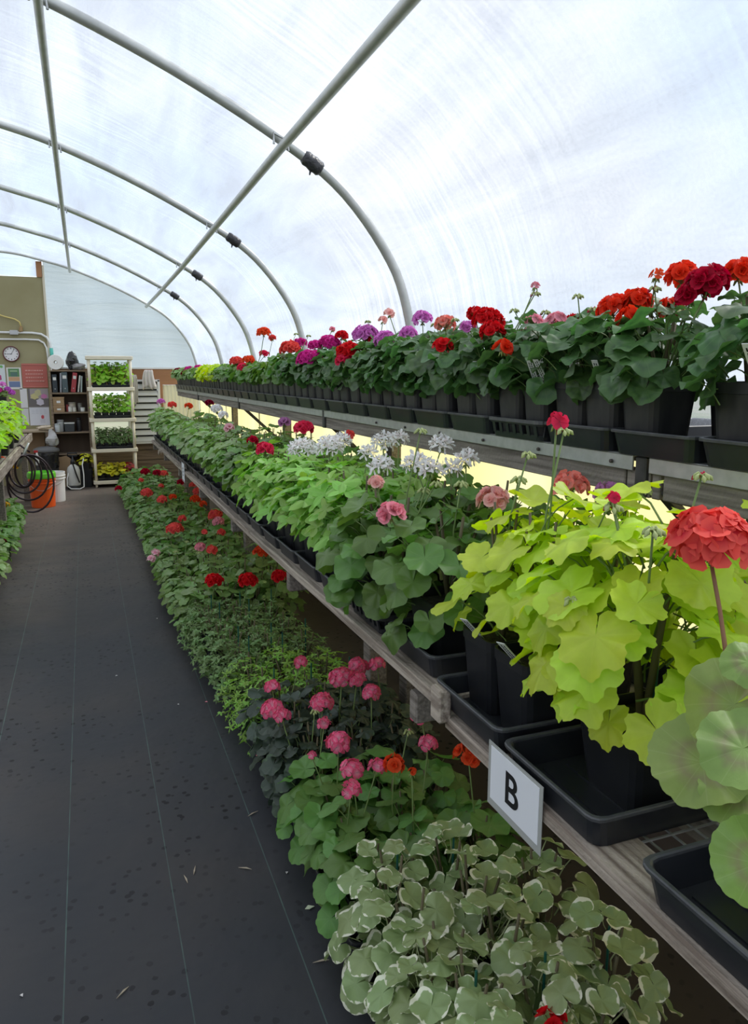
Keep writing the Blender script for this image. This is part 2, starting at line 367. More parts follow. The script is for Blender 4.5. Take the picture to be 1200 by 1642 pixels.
# ---- floor: woven ground cloth with coloured guide threads
def floor_material():
    m = bpy.data.materials.new('ground_cloth'); m.use_nodes = True; nt = m.node_tree; l = nt.links; b = nt.nodes['Principled BSDF']
    tc = N(nt, 'ShaderNodeTexCoord'); P = tc.outputs['Object']; sep = N(nt, 'ShaderNodeSeparateXYZ'); l.new(P, sep.inputs[0])
    def noise(scale, det=4, sc=(1, 1, 1)):
        mp = N(nt, 'ShaderNodeMapping'); mp.inputs['Scale'].default_value = sc; l.new(P, mp.inputs[0])
        nz = N(nt, 'ShaderNodeTexNoise'); nz.inputs['Scale'].default_value = scale; nz.inputs['Detail'].default_value = det; l.new(mp.outputs[0], nz.inputs[0]); return nz.outputs['Fac']
    dirt = mth(nt, 'MULTIPLY_ADD', noise(1.3, 5), 3.0, -1.25, clamp=True)
    c = mixc(nt, mth(nt, 'MULTIPLY', dirt, .6), (.030, .032, .036), (.062, .050, .041))
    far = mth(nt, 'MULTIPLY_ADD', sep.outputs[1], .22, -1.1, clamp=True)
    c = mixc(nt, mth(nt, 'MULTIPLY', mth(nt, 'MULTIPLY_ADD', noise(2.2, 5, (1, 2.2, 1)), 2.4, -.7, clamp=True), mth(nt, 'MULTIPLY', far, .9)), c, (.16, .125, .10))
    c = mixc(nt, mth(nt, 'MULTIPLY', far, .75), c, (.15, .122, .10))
    # wet spots
    vo = N(nt, 'ShaderNodeTexVoronoi'); vo.inputs['Scale'].default_value = 25; l.new(P, vo.inputs['Vector'])
    mask = mth(nt, 'MULTIPLY_ADD', noise(1.1, 2), 5.0, -1.9, clamp=True)
    sp = mth(nt, 'LESS_THAN', mth(nt, 'ADD', vo.outputs['Distance'], mth(nt, 'MULTIPLY', noise(60, 2), .25)), .36)
    sp2 = mth(nt, 'GREATER_THAN', N_rgb(nt, vo.outputs['Color']), .35)
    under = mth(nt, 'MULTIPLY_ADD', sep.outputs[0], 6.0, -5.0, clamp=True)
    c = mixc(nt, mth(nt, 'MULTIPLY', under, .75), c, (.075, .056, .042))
    c = mixc(nt, mth(nt, 'MULTIPLY', mth(nt, 'MULTIPLY', sp, sp2), mth(nt, 'MULTIPLY', mask, .95)), c, (.003, .0025, .003))
    # guide threads
    for k, (x0, s) in enumerate(((-.437, 0), (-.150, .002), (.150, .003), (.452, .003), (.755, .003), (-.74, 0))):
        d = mth(nt, 'ABSOLUTE', mth(nt, 'SUBTRACT', sep.outputs[0], mth(nt, 'MULTIPLY_ADD', sep.outputs[1], s, x0)))
        f = mth(nt, 'LESS_THAN', d, .0016)
        f = mth(nt, 'MULTIPLY', f, mth(nt, 'MULTIPLY_ADD', noise(9, 2), 1.4, -.1, clamp=True))
        c = mixc(nt, mth(nt, 'MULTIPLY', f, .6), c, (.11, .20, .165))
    l.new(c, b.inputs['Base Color']); b.inputs['Roughness'].default_value = .62; b.inputs['Specular IOR Level'].default_value = .35
    wv = N(nt, 'ShaderNodeTexChecker'); wv.inputs['Scale'].default_value = 330; l.new(P, wv.inputs['Vector'])
    bp = N(nt, 'ShaderNodeBump'); bp.inputs['Strength'].default_value = .25; bp.inputs['Distance'].default_value = .002
    l.new(wv.outputs['Fac'], bp.inputs['Height'])
    b2 = N(nt, 'ShaderNodeBump'); b2.inputs['Strength'].default_value = .5; b2.inputs['Distance'].default_value = .03; l.new(noise(3.0, 4), b2.inputs['Height']); l.new(bp.outputs[0], b2.inputs['Normal'])
    l.new(b2.outputs[0], b.inputs['Normal']); return m
def N_rgb(nt, col):
    s = N(nt, 'ShaderNodeSeparateColor'); nt.links.new(col, s.inputs[0]); return s.outputs[0]
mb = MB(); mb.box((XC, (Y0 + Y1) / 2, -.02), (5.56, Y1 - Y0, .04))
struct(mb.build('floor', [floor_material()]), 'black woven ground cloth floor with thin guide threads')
mb = MB(); mb.box((0, 5, -.10), (120, 120, .1))
struct(mb.build('ground', [pr('outside_ground', (.16, .20, .11), .9, noise=(.6, (.26, .25, .18)))]), 'grassy ground outside')

# ---- shared plain materials
WOOD = pr('weathered_wood', (.17, .13, .10), .85, noise=(95, (.50, .43, .35), (1, .035, 1)), bump=.35, bscale=90)
WOODX = pr('weathered_wood_grey', (.13, .11, .09), .85, noise=(95, (.30, .265, .225), (1, .035, 1)), bump=.35, bscale=90)
PLANK = pr('old_plank', (.17, .12, .08), .85, noise=(70, (.32, .24, .165), (.04, 1, 1)), bump=.3, bscale=60)
DARKW = pr('dark_shelf_wood', (.085, .055, .038), .75, noise=(6, (.14, .095, .065), (1, 1, .15)))
BROWN = pr('reddish_plywood', (.30, .135, .06), .75, noise=(5, (.42, .21, .10), (.2, 1, 1)))
OLIVE = pr('olive_paint', (.30, .265, .135), .75, noise=(2.5, (.35, .315, .175)))
GALV = pr('galvanised_steel', (.42, .43, .42), .42, .75, noise=(30, (.52, .53, .52)))
PIPE = pr('galvanised_pipe', (.52, .53, .51), .45, .55, noise=(14, (.62, .63, .60)))
BLACKP = pr('black_plastic', (.012, .013, .016), .38, spec=.45, noise=(9, (.020, .021, .024)))
DUSTP = pr('dusty_black_plastic', (.012, .013, .015), .45, spec=.4, noise=(30, (.038, .037, .036), (1, 1, .25)))
TRAYM = pr('black_tray_plastic', (.013, .015, .020), .33, spec=.5, noise=(16, (.022, .024, .028)))
SOIL = pr('potting_soil', (.022, .016, .012), .95, noise=(60, (.06, .045, .035)), bump=.8, bscale=120)
WHITE = pr('white_plastic', (.80, .80, .78), .4)
CREAM = pr('cream_resin', (.80, .73, .57), .5)
INK = pr('black_ink', (.006, .006, .007), .6)
TAPE = pr('black_tape', (.022, .022, .026), .35, noise=(40, (.06, .06, .065)), bump=.6, bscale=50)
STEMG = pr('stem_green', (.16, .24, .07), .6)
STEMB = pr('stem_brown', (.12, .10, .05), .7)
STAKE = pr('green_stake', (.01, .10, .075), .4)

KNEE = pr('knee_wall_boards', (.085, .062, .045), .85, noise=(30, (.13, .097, .07), (1, .05, 1)))
# ---- side walls below the shelf: cream sheeting on the right, same on the left
CREAMS = pr('cream_sheeting', (.96, .90, .62), .6, trans=.86, noise=(3, (.97, .93, .72), (1, 1, .2)))
mb = MB(); mb.box((1.652, (0 + Y1) / 2, .395), (.02, Y1 - .1, .79)); struct(mb.build('wall_right_base', [KNEE]), 'dark brown boarding low on the right side wall')
mb = MB(); mb.box((1.652, (0 + Y1) / 2, 1.095), (.006, Y1 - .1, .61))
struct(mb.build('wall_right', [CREAMS]), 'cream sheeting on the right side wall below the upper shelf')
mb = MB(); mb.box((2 * XC - 1.652, (0 + Y1) / 2, .395), (.02, Y1 - .1, .79)); struct(mb.build('wall_left_base', [KNEE]), 'dark brown boarding low on the left side wall')
mb = MB(); mb.box((2 * XC - 1.652, (0 + Y1) / 2, 1.095), (.006, Y1 - .1, .61))
struct(mb.build('wall_left', [CREAMS]), 'cream sheeting on the left side wall')

# ---- hoops and purlins
for k, y in enumerate(RIB_Y):
    side = ['behind the camera', 'overhead, out of view', 'nearest in view, widest arch', 'second in view from the camera', 'third in view from the camera', 'fourth in view from the camera', 'against the end wall'][k]
    r = .0235 if k < 6 else .018
    e = empty('hoop_rib', (XC, y, 0), 'galvanised steel hoop rib, ' + side, 'hoop rib', 'hoop ribs of the greenhouse')
    pts = [(x - XC, 0, z) for x, z in arch_at(y)]
    MB().tube(pts, r, 10).build('pipe', [PIPE], e, smooth=True)
    if 2 <= k <= 5:
        # black tape wrapped over the joint just right of the purlin
        A = arch_at(y); i0 = min(range(len(A)), key=lambda i: abs(A[i][0] - 1.06) + (0 if A[i][1] > 1 else 9))
        a = Vector((A[i0][0] - XC, 0, A[i0][1])); t = Vector((A[i0 + 1][0] - A[i0 - 1][0], 0, A[i0 + 1][1] - A[i0 - 1][1])).normalized()
        mb = MB(); L = .052
        mb.tube([a + t * (L * q) for q in (-1, -.7, -.3, .1, .5, .8, 1)], [r + .003, r + .011, r + .009, r + .013, r + .010, r + .011, r + .003], 10)
        mb.tube([a + Vector((-.01, 0, -r - .008)), a + Vector((-.014, .004, -r - .03))], [.007, .003], 5)
        mb.build('tape_wrap', [TAPE], e, smooth=True)['label'] = 'black tape wrapped over the pipe joint'
for xp, lab in ((.93, 'long straight purlin pipe under the hoops, right of the ridge'), (-.07, 'long straight purlin pipe under the hoops, near the ridge')):
    ys = [Y0 + .1, .05, 3.65, 5.68, 7.55, 9.45, 11.66]
    e = empty('purlin_pipe', (xp, 0, 0), lab, 'purlin', 'purlins of the greenhouse')
    zs = [arch_z(xp, y) - .0445 for y in ys]
    MB().tube([(0, y, z) for y, z in zip(ys, zs)], .0215 if xp > 0 else .019, 10).build('pipe', [PIPE], e, smooth=True)
    for y, z in list(zip(ys, zs))[2:6]:
        MB().tube([(-.035, y - .028, z + .012), (-.035, y - .026, z + .06), (.03, y - .026, z + .035), (.034, y - .028, z - .012)], .006, 5).build('clamp', [GALV], e)

# ---- end wall
YE = 11.75
def film_panel(name, x0, x1, zb, mat, label, steps=18):
    mb = MB(); n = steps
    for i in range(n + 1):
        x = x0 + (x1 - x0) * i / n; zt = max(zb + .01, arch_z(x, YE, .02))
        for k in range(7):
            z = zb + (zt - zb) * k / 6; mb.v.append((x, YE + .012 * math.sin(9 * x + 3 * z), z)); mb.uv[len(mb.v) - 1] = (x, z)
    for i in range(n):
        for k in range(6): mb.f.append((i * 7 + k, (i + 1) * 7 + k, (i + 1) * 7 + k + 1, i * 7 + k + 1)); mb.m.append(0)
    return struct(mb.build(name, [mat], smooth=True), label)
film_panel('wall_back', -.415, 1.64, 1.66, FILM_END, 'grey-blue film covering the end wall')
film_panel('window_1', -1.75, -.50, 2.90, FILM_CLR, 'bright film opening above the olive panel', 12)
film_panel('wall_back_left', -3.82, -1.75, 0.0, FILM_END, 'film covering the left of the end wall')
film_panel('wall_front', -3.82, 1.64, 0.0, FILM, 'film closing the near end of the greenhouse').location.y = Y0 - YE
mb = MB(); mb.box((-1.09, YE, 1.445), (1.32, .03, 2.89)); bev(struct(mb.build('wall_panel', [OLIVE]), 'olive painted plywood panel of the end wall'))
mb = MB(); mb.box((-.418, YE - .02, 2.1), (.028, .03, 1.9)); struct(mb.build('trim_1', [pr('cream_trim', (.66, .60, .46), .6)]), 'cream trim strip beside the olive panel')
mb = MB(); mb.box((-.465, YE - .01, 2.995), (.075, .05, .21)); struct(mb.build('trim_2', [BROWN]), 'short reddish wooden post above the olive panel')
mb = MB(); mb.box((.62, YE - .02, 1.655), (2.04, .03, .022)); struct(mb.build('trim_3', [WHITE]), 'white batten under the grey film')
mb = MB(); mb.box((.62, YE - .005, 1.53), (2.04, .03, .235)); struct(mb.build('trim_4', [BROWN]), 'reddish plywood board under the end film')
mb = MB(); mb.box((1.085, YE - .012, .95), (.05, .05, .94)); struct(mb.build('trim_5', [BROWN]), 'reddish upright post beside the slatted shutter')
CORR = pr('cream_corrugated', (.70, .66, .46), .55, trans=.3, noise=(4, (.78, .73, .52), (1, 1, .2)))
mb = MB(); P = [(1.11 + .0135 * i, YE - .01 + .012 * math.cos(math.pi * i / 2.0)) for i in range(40)]
mb.add([(x, y, .5) for x, y in P] + [(x, y, 1.41) for x, y in P], [(i, i + 1, i + 41, i + 40) for i in range(39)]); struct(mb.build('wall_back_right', [CORR], smooth=True), 'cream corrugated panel low on the end wall')
we = struct(MB().box((.62, YE + .012, .30), (2.06, .01, .60)).build('wall_back_base', [DARKW]), 'wooden boards along the foot of the end wall')
for i in range(4): bev(MB().box((.62, YE - .012, .075 + .149 * i), (2.05, .035, .143)).build('plank', [PLANK], we), .004)

# ================================================================== LEAVES AND FLOWERS (shared meshes)
def leaf_mesh(name, mat, kind='round', R=.04, nseg=30, rings=2, seed=0, cup=.0, wave=.12, scal=.05, nscal=9, notch=.55, pet=.06, lobes=5, depth=.2, droop=.25, petm=None, gap=.10):
    rg = random.Random(seed); mb = MB(); ph = rg.uniform(0, 6.28)
    def rho(t):
        a = abs(t) / math.pi
        base = 1.0 - notch * max(0, (a - .72) / .28) ** 1.6
        if kind == 'round': q = 1 + scal * abs(math.cos(nscal * t / 2)) - scal
        elif kind == 'lobed': q = (1 - depth) + depth * abs(math.cos(lobes * t / 2)) ** .8 + scal * math.cos(lobes * 4 * t)
        elif kind == 'star': q = .36 + .64 * abs(math.cos(lobes * t / 2)) ** 1.7 * (1 - .12 * abs(math.sin(lobes * 2.0 * t)))
        elif kind == 'fern': q = (.16 + .84 * abs(math.cos(lobes * t / 2)) ** 2.2) * (.62 + .38 * abs(math.cos(13 * t)))
        return R * base * q
    vs = [(0, 0, 0)]; uv = [(.5, .5)]; fs = []
    for k in range(1, rings + 1):
        s = k / rings
        for i in range(nseg + 1):
            t = -math.pi + gap + (2 * math.pi - 2 * gap) * i / nseg
            r = rho(t) * s * (1 if kind in ('round', 'lobed') or k == rings else .9)
            x, y = r * math.sin(t), r * math.cos(t)
            z = R * (cup * s * s + wave * s * s * (.6 * math.sin(3 * t + ph) + .4 * math.sin((min(nscal, 6) if kind == 'round' else lobes) * t + ph * 2)) - droop * max(0, y / R) ** 2 * .6 + .06 * s * abs(math.sin(3.5 * t)))
            vs.append((x, y, z)); uv.append((.5 + .5 * s * math.sin(t), .5 + .5 * s * math.cos(t)))
    n1 = nseg + 1
    for i in range(nseg): fs.append((0, i + 2, i + 1))
    for k in range(1, rings):
        for i in range(nseg):
            a = 1 + (k - 1) * n1 + i; b = a + n1; fs.append((a, a + 1, b + 1, b))
    mb.add(vs, fs, 0, uv)
    if pet:
        P = [(0, 0, -.001), (rg.uniform(-.01, .01) * pet * 10, -.25 * pet, -.35 * pet), (rg.uniform(-.015, .015) * pet * 10, -.40 * pet, -.72 * pet), (0, -.45 * pet, -1.1 * pet)]
        mb.tube(P, [R * .022 + .0005, R * .024 + .0006, R * .026 + .0007, R * .03 + .0008], 3, 1, cap=False, uv=(.5, .5))
    return mb, [mat, petm or STEMG]

def species(name, mat, n=4, **kw):
    out = []
    for k in range(n):
        kk = dict(kw); kk['cup'] = kw.get('cup', 0) + (-.10, .16, .05, -.2)[k % 4]; kk['seed'] = k * 13 + len(name)
        mb, ms = leaf_mesh(name, mat, **kk); out.append((mb, ms, mb.mesh('leaf_' + name, ms, True)))
    return out
LM = dict(
    zonal_dark=leaf_mat('leaf_zonal_dark', (.072, .150, .045), 9, (.15, .23, .09), zone=((.04, .09, .033), .45, .75), trans=.30, rough=.42),
    zonal_mid=leaf_mat('leaf_zonal_mid', (.105, .20, .042), 9, (.19, .29, .09), trans=.3, rough=.45),
    zonal_bright=leaf_mat('leaf_zonal_bright', (.11, .225, .05), 9, (.19, .31, .10), trans=.28),
    sage=leaf_mat('leaf_sage', (.165, .27, .078), 9, (.27, .37, .15), trans=.26, rough=.42),
    star=leaf_mat('leaf_star', (.22, .40, .075), 5, (.33, .50, .15), trans=.3),
    yellow=leaf_mat('leaf_yellow', (.44, .56, .05), 7, (.62, .72, .12), vs=.2, trans=.36, var=.13, rough=.5),
    variegated=leaf_mat('leaf_variegated', (.245, .32, .135), 9, (.33, .41, .2), margin=((.84, .84, .66), .90), trans=.22, var=.12),
    black=leaf_mat('leaf_black', (.034, .055, .034), 9, (.05, .085, .05), margin=((.07, .125, .055), .97), trans=.14, rough=.5),
    zoned=leaf_mat('leaf_zoned', (.19, .28, .07), 11, (.36, .44, .19), vs=.25, zone=((.21, .165, .10), .22, .62), trans=.26, var=.1),
    fern_dark=leaf_mat('leaf_fern_dark', (.155, .25, .085), 0, trans=.22, var=.25),
    fern_bright=leaf_mat('leaf_fern_bright', (.24, .42, .075), 0, trans=.3, var=.22),
    seedling=leaf_mat('leaf_seedling', (.30, .50, .06), 0, trans=.4, var=.25),
    basil=leaf_mat('leaf_basil', (.30, .50, .08), 0, trans=.4, var=.25),
    coleus=leaf_mat('leaf_coleus', (.62, .60, .05), 0, trans=.3, var=.2),
    coleus_red=leaf_mat('leaf_coleus_red', (.28, .03, .04), 0, trans=.2, var=.2),
)
SPEC = dict(
    zonal_dark=species('zonal_dark', LM['zonal_dark'], R=.042, wave=.24, scal=.085, nscal=9, pet=.055),
    zonal_mid=species('zonal_mid', LM['zonal_mid'], R=.047, wave=.2, scal=.085, nscal=9, pet=.06, nseg=36, rings=3),
    zonal_bright=species('zonal_bright', LM['zonal_bright'], R=.046, wave=.13, scal=.085, nscal=11, pet=.06, nseg=36, rings=3),
    sage=species('sage', LM['sage'], R=.042, wave=.10, scal=.085, nscal=9, pet=.055),
    star=species('star', LM['star'], kind='star', R=.058, wave=.12, nseg=50, rings=2, lobes=5, pet=.065, notch=.3),
    yellow=species('yellow', LM['yellow'], kind='lobed', R=.054, wave=.18, scal=.03, lobes=7, depth=.22, nseg=63, rings=4, pet=.085, notch=.45, gap=.05),
    variegated=species('variegated', LM['variegated'], R=.033, wave=.16, scal=.035, nscal=11, nseg=44, rings=4, pet=.05, petm=pr('pale_stem', (.35, .40, .2), .6)),
    black=species('black', LM['black'], R=.038, wave=.14, scal=.09, nscal=9, pet=.05, nseg=36),
    zoned=species('zoned', LM['zoned'], R=.072, wave=.17, scal=.045, nscal=19, nseg=76, rings=5, pet=.10, droop=.45),
    fern_dark=species('fern_dark', LM['fern_dark'], kind='fern', R=.030, wave=.15, nseg=52, rings=1, lobes=5, pet=.04, notch=.1),
    fern_bright=species('fern_bright', LM['fern_bright'], kind='fern', R=.029, wave=.15, nseg=52, rings=1, lobes=5, pet=.04, notch=.1),
    seedling=species('seedling', LM['seedling'], kind='lobed', R=.040, lobes=3, depth=.25, nseg=14, rings=1, pet=.05),
    basil=species('basil', LM['basil'], kind='round', R=.035, scal=0, nseg=12, rings=1, pet=.05, notch=.2, cup=.25),
    coleus=species('coleus', LM['coleus'], kind='lobed', R=.042, lobes=3, depth=.2, scal=.04, nseg=22, rings=1, pet=.04),
    coleus_red=species('coleus_red', LM['coleus_red'], kind='lobed', R=.042, lobes=3, depth=.2, scal=.04, nseg=22, rings=1, pet=.04),
)
PC = dict(
    red=((.72, .008, .014), None), crimson=((.50, .0, .03), None), scarlet=((.88, .045, .012), None), orange=((.90, .10, .025), None),
    coral=((.88, .11, .085), (.72, .03, .06)), hotpink=((.88, .12, .26), (.9, .4, .5)), rose=((.80, .03, .10), None), pink=((.92, .34, .42), None),
    salmon=((.88, .26, .20), (.9, .55, .5)), orchid=((.76, .24, .66), None), magenta=((.74, .035, .34), None), palepink=((.94, .55, .50), (.92, .36, .36)),
    blush=((.90, .58, .62), (.85, .25, .4)), white=((.90, .90, .90), (.88, .76, .76)), mauve=((.52, .22, .46), None), maroon=((.28, .0, .03), None), violet=((.55, .10, .55), None), mustard=((.75, .42, .02), None))
PMAT = {k: petal_mat(k, *v) for k, v in PC.items()}
def floret_mb(kind, R, seed):
    rg = random.Random(seed); mb = MB()
    def petal(an, L, w, tilt, lift0, curl):
        ca, sa = math.cos(an), math.sin(an); ct, st = math.cos(tilt), math.sin(tilt); vs = []; uv = []
        for (s, ww) in ((.06, .10), (.45, .62), (.78, 1.0), (1.0, .62)):
            for j in (-1, 0, 1):
                u = s * L; v = j * ww * w; h = lift0 + curl * s * s * L - (0 if j else -.10 * w) + abs(j) * .16 * w
                x = u * ct - h * st; z = u * st + h * ct
                vs.append((x * ca - v * sa, x * sa + v * ca, z)); uv.append((.5 + .5 * j, s))
        fs = []
        for a in range(3):
            for b in range(2): i = a * 3 + b; fs.append((i, i + 3, i + 4, i + 1))
        mb.add(vs, fs, 0, uv)
    if kind == 'single':
        for k in range(5): petal(k * 1.2566 + rg.uniform(-.12, .12), R * rg.uniform(.92, 1.05), R * .50, rg.uniform(.02, .22), 0, rg.uniform(-.14, .10))
    elif kind == 'double':
        for k in range(6): petal(k * 1.047 + rg.uniform(-.2, .2), R * rg.uniform(.9, 1.05), R * .5, rg.uniform(.1, .4), 0, rg.uniform(-.1, .2))
        for k in range(5): petal(k * 1.2566 + .5 + rg.uniform(-.2, .2), R * rg.uniform(.62, .75), R * .42, rg.uniform(.6, .95), R * .04, .1)
        for k in range(3): petal(k * 2.094 + rg.uniform(-.2, .2), R * .5, R * .36, rg.uniform(1.05, 1.35), R * .02, .0)
    elif kind == 'star':
        for k in range(5): petal(k * 1.2566 + rg.uniform(-.2, .2), R * rg.uniform(.95, 1.15), R * .17, rg.uniform(.0, .5), 0, rg.uniform(-.3, .2))
        for k in range(3): petal(k * 2.1 + rg.uniform(-.2, .2), R * .7, R * .12, rg.uniform(.6, 1.0), 0, 0)
    return mb
FLO = {k: [floret_mb(k, 1.0, 5 + s) for s in range(3)] for k in ('single', 'double', 'star')}
FLO_ME = {}
def floret_me(kind, v, colour):
    key = (kind, v, colour)
    if key not in FLO_ME: FLO_ME[key] = FLO[kind][v].mesh('floret_' + colour, [PMAT[colour]], True)
    return FLO_ME[key]
def frame_of(n, t=None):
    n = n.normalized()
    if t is None or (t - n * t.dot(n)).length < 1e-3: t = Vector((.3, .9, .1))
    y = (t - n * t.dot(n)).normalized(); x = y.cross(n)
    return Matrix(((x.x, y.x, n.x), (x.y, y.y, n.y), (x.z, y.z, n.z))).to_4x4()
def place(p, n, t, s): return Matrix.Translation(p) @ frame_of(n, t) @ Matrix.Scale(s, 4)
CALYX = pr('calyx_green', (.20, .28, .07), .6); BUDM = pr('bud_green', (.36, .42, .16), .6); STALKR = pr('reddish_stalk', (.25, .12, .06), .6)

def flower_head(root, base, c, r, colour, kind='double', fr=.017, bend=1.0, stalkm=None, near=None, n=None, flat=.75, up=None):
    """an umbel: stalk from base to c (both relative to root), florets on a dome of radius r"""
    rg = random.Random(int(c.x * 9e3) ^ int(c.y * 7e3)); wp = Vector(root.location) + c; zc = proj(wp)[2]
    fr = min(fr, r * .8)
    if n is None: n = int(max(3, min(40, (3.6 if kind == 'star' else 2.6) * (r / fr) ** 2)))
    if near is None: near = fr * 2 * F / zc > 13
    up = (up or Vector((0, 0, 1))).normalized()
    h = c - up * r * .55
    mb = MB(); mid = (base + h) / 2 + Vector((rg.uniform(-.02, .02), rg.uniform(-.02, .02), .015)) * bend
    sr = .0022 if r < .05 else .003
    mb.tube([base, base.lerp(mid, .5) + Vector((0, 0, .005)) * bend, mid, mid.lerp(h, .5), h], [sr * 1.2, sr * 1.1, sr, sr, sr * .9], 5, 1)
    B = frame_of(up).to_3x3(); fl = []
    for i in range(n):
        ph = i * 2.39996 + rg.uniform(-.2, .2); ct = 1 - 1.25 * (i + .5) / n; st = math.sqrt(max(0, 1 - ct * ct))
        d = B @ Vector((st * math.cos(ph), st * math.sin(ph), ct * flat + .05)); p = h + up * r * .30 + d * (r * .82 - fr * .35) * rg.uniform(.88, 1.06)
        mb.tube([h, h.lerp(p, .6) + up * .002, p], .0009, 3, 1, cap=False)
        fl.append((p, (d + up * .12 + Vector((rg.uniform(-.25, .25), rg.uniform(-.25, .25), rg.uniform(-.1, .2)))).normalized(), rg.uniform(.88, 1.12) * fr, rg.randrange(3)))
    # little green bud cluster under the dome
    for i in range(5):
        a = i * 1.256 + rg.random(); q = h + B @ Vector((math.cos(a) * .006, math.sin(a) * .006, -.004))
        mb.tube([h, q, q + B @ Vector((math.cos(a) * .004, math.sin(a) * .004, -.009))], [.001, .003, .0008], 4, 2, cap=False)
    mats = [PMAT[colour], stalkm or STEMG, CALYX]
    if near:
        o = mb.build('flower_head', mats, root, smooth=True)
        for p, nn, s, v in fl: obj('floret', floret_me(kind, v, colour), o, M=place(p, nn, Vector((rg.uniform(-1, 1), rg.uniform(-1, 1), rg.uniform(-1, 1))), s))
    else:
        for p, nn, s, v in fl:
            M = place(p, nn, Vector((rg.uniform(-1, 1), rg.uniform(-1, 1), rg.uniform(-1, 1))), s); src = FLO[kind][v]
            mb.add([M @ Vector(q) for q in src.v], src.f, 0, [src.uv[i] for i in range(len(src.v))])
        o = mb.build('flower_head', mats, root, smooth=True)
    return o
def bud_head(root, base, c, r=.014, n=9, tip=None, colour=None):
    rg = random.Random(int(c.x * 1e4)); mb = MB(); mid = base.lerp(c, .5) + Vector((rg.uniform(-.01, .01), rg.uniform(-.01, .01), .01))
    mb.tube([base, mid, c], [.0026, .0022, .0018], 5, 0)
    for i in range(n):
        ph = i * 2.4; ct = 1 - 1.5 * (i + .5) / n; st = math.sqrt(1 - ct * ct); d = Vector((st * math.cos(ph), st * math.sin(ph), ct * .6 + .1))
        p = c + d * r * .7; q = p + (Vector((d.x, d.y, 0)) * .7 + Vector((0, 0, -.75))).normalized() * .013
        mb.tube([c, p, p.lerp(q, .5), q], [.0009, .0016, .0044, .001], 5, 1 if (i % 3 or not tip) else 2, cap=False)
    return mb.build('bud_cluster', [STEMG, BUDM, PMAT[tip or 'palepink']], root, smooth=True)

# ------------------------------------------------------------------ pots, trays, tags
def pot_mesh(w, h, mat):
    a = w / 2; b = a * .80; mb = MB()
    mb.loft([(b, b, 0), (b + (a - b) * .84, b + (a - b) * .84, h * .86), (a, a, h * .865), (a, a, h), (a - .004, a - .004, h), (a - .007, a - .007, h * .86), (b * .98, b * .98, h * .2)], .016, 3)
    return mb.mesh('pot', [mat], False)
def soil_mesh(w, h):
    mb = MB(); a = w / 2 - .008; mb.loft([(a * .93, a * .93, h * .55), (a, a, h * .86), (a * .6, a * .6, h * .885)], .014, 3, capb=False); return mb.mesh('soil', [SOIL], True)
POTS = {}
def pot_kind(w, h, mat=None):
    k = (round(w, 3), round(h, 3), mat.name if mat else '')
    if k not in POTS: POTS[k] = (pot_mesh(w, h, mat or BLACKP), soil_mesh(w, h))
    return POTS[k]
def tray_mesh(slots=False):
    mb = MB(); X, Y, H = .27, .138, .058
    if not slots:
        mb.loft([(X - .016, Y - .014, 0), (X - .006, Y - .005, H - .007)], .022, 4, capt=False); mb.loft([(X - .010, Y - .009, H - .006), (X - .020, Y - .018, .004)], .022, 4, capb=False)
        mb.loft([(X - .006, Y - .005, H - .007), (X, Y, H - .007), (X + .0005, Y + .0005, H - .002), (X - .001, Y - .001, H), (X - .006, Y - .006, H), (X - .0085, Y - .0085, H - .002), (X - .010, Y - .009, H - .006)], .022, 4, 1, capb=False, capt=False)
        for i in range(9): mb.box((-.2 + .05 * i, 0, .0055), (.004, .20, .004))
    else:
        mb.loft([(X - .016, Y - .014, 0), (X - .013, Y - .012, .016), (X - .017, Y - .016, .016), (X - .020, Y - .018, .004)], .022, 4)
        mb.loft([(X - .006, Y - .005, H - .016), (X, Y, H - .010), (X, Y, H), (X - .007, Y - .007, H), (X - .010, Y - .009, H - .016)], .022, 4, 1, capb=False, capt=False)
        for s in (-1, 1):
            for i in range(7): y = -.105 + .035 * i; mb.bar((s * (X - .015), y, .012), (s * (X - .008), y, H - .012), .014, .005, up=(1, 0, 0))
            for i in range(15): x = -.24 + .0343 * i; mb.bar((x, s * (Y - .013), .012), (x, s * (Y - .007), H - .012), .014, .005, up=(0, 1, 0))
    return mb.mesh('tray', [TRAYM, pr('tray_rim_highlight', (.045, .048, .053), .42, noise=(40, (.075, .077, .08)))], False)  # second slot: lighter grey painted on the rim as its edge highlight
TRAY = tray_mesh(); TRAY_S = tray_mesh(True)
def tag_mesh(seed, lines=True):
    rg = random.Random(seed); mb = MB(); mb.prism([(-.0085, .0), (.0085, 0), (.0085, .085), (-.0085, .085), ], 'y', -.0006, .0006, 0); mb.prism([(-.0085, 0), (0, -.04), (.0085, 0)], 'y', -.0006, .0006, 0)
    if lines:
        for k in range(2):
            z = .012
            while z < .075:
                L = rg.uniform(.003, .009); mb.box((-.003 + .006 * k, -.0008, z + L / 2), (.0022, .0006, L), 1); z += L + .003
    return mb.mesh('plant_tag', [pr('tag_white', (.82, .83, .82), .5), INK], False)
TAGS = [tag_mesh(i) for i in range(3)]
def stem_mesh(seed, H=.2, n=4, spread=.05):
    rg = random.Random(seed); mb = MB()
    for k in range(n):
        a = k * 6.283 / n + rg.uniform(-.5, .5); x, y = math.cos(a) * spread * rg.uniform(.5, 1.2), math.sin(a) * spread * rg.uniform(.5, 1.2)
        mb.tube([(0, 0, -.01), (x * .4, y * .4, H * .35), (x, y, H * rg.uniform(.75, 1))], [.0055, .0045, .003], 5)
    return mb.mesh('stem', [STEMB], True)
STEMS = [stem_mesh(i) for i in range(4)]

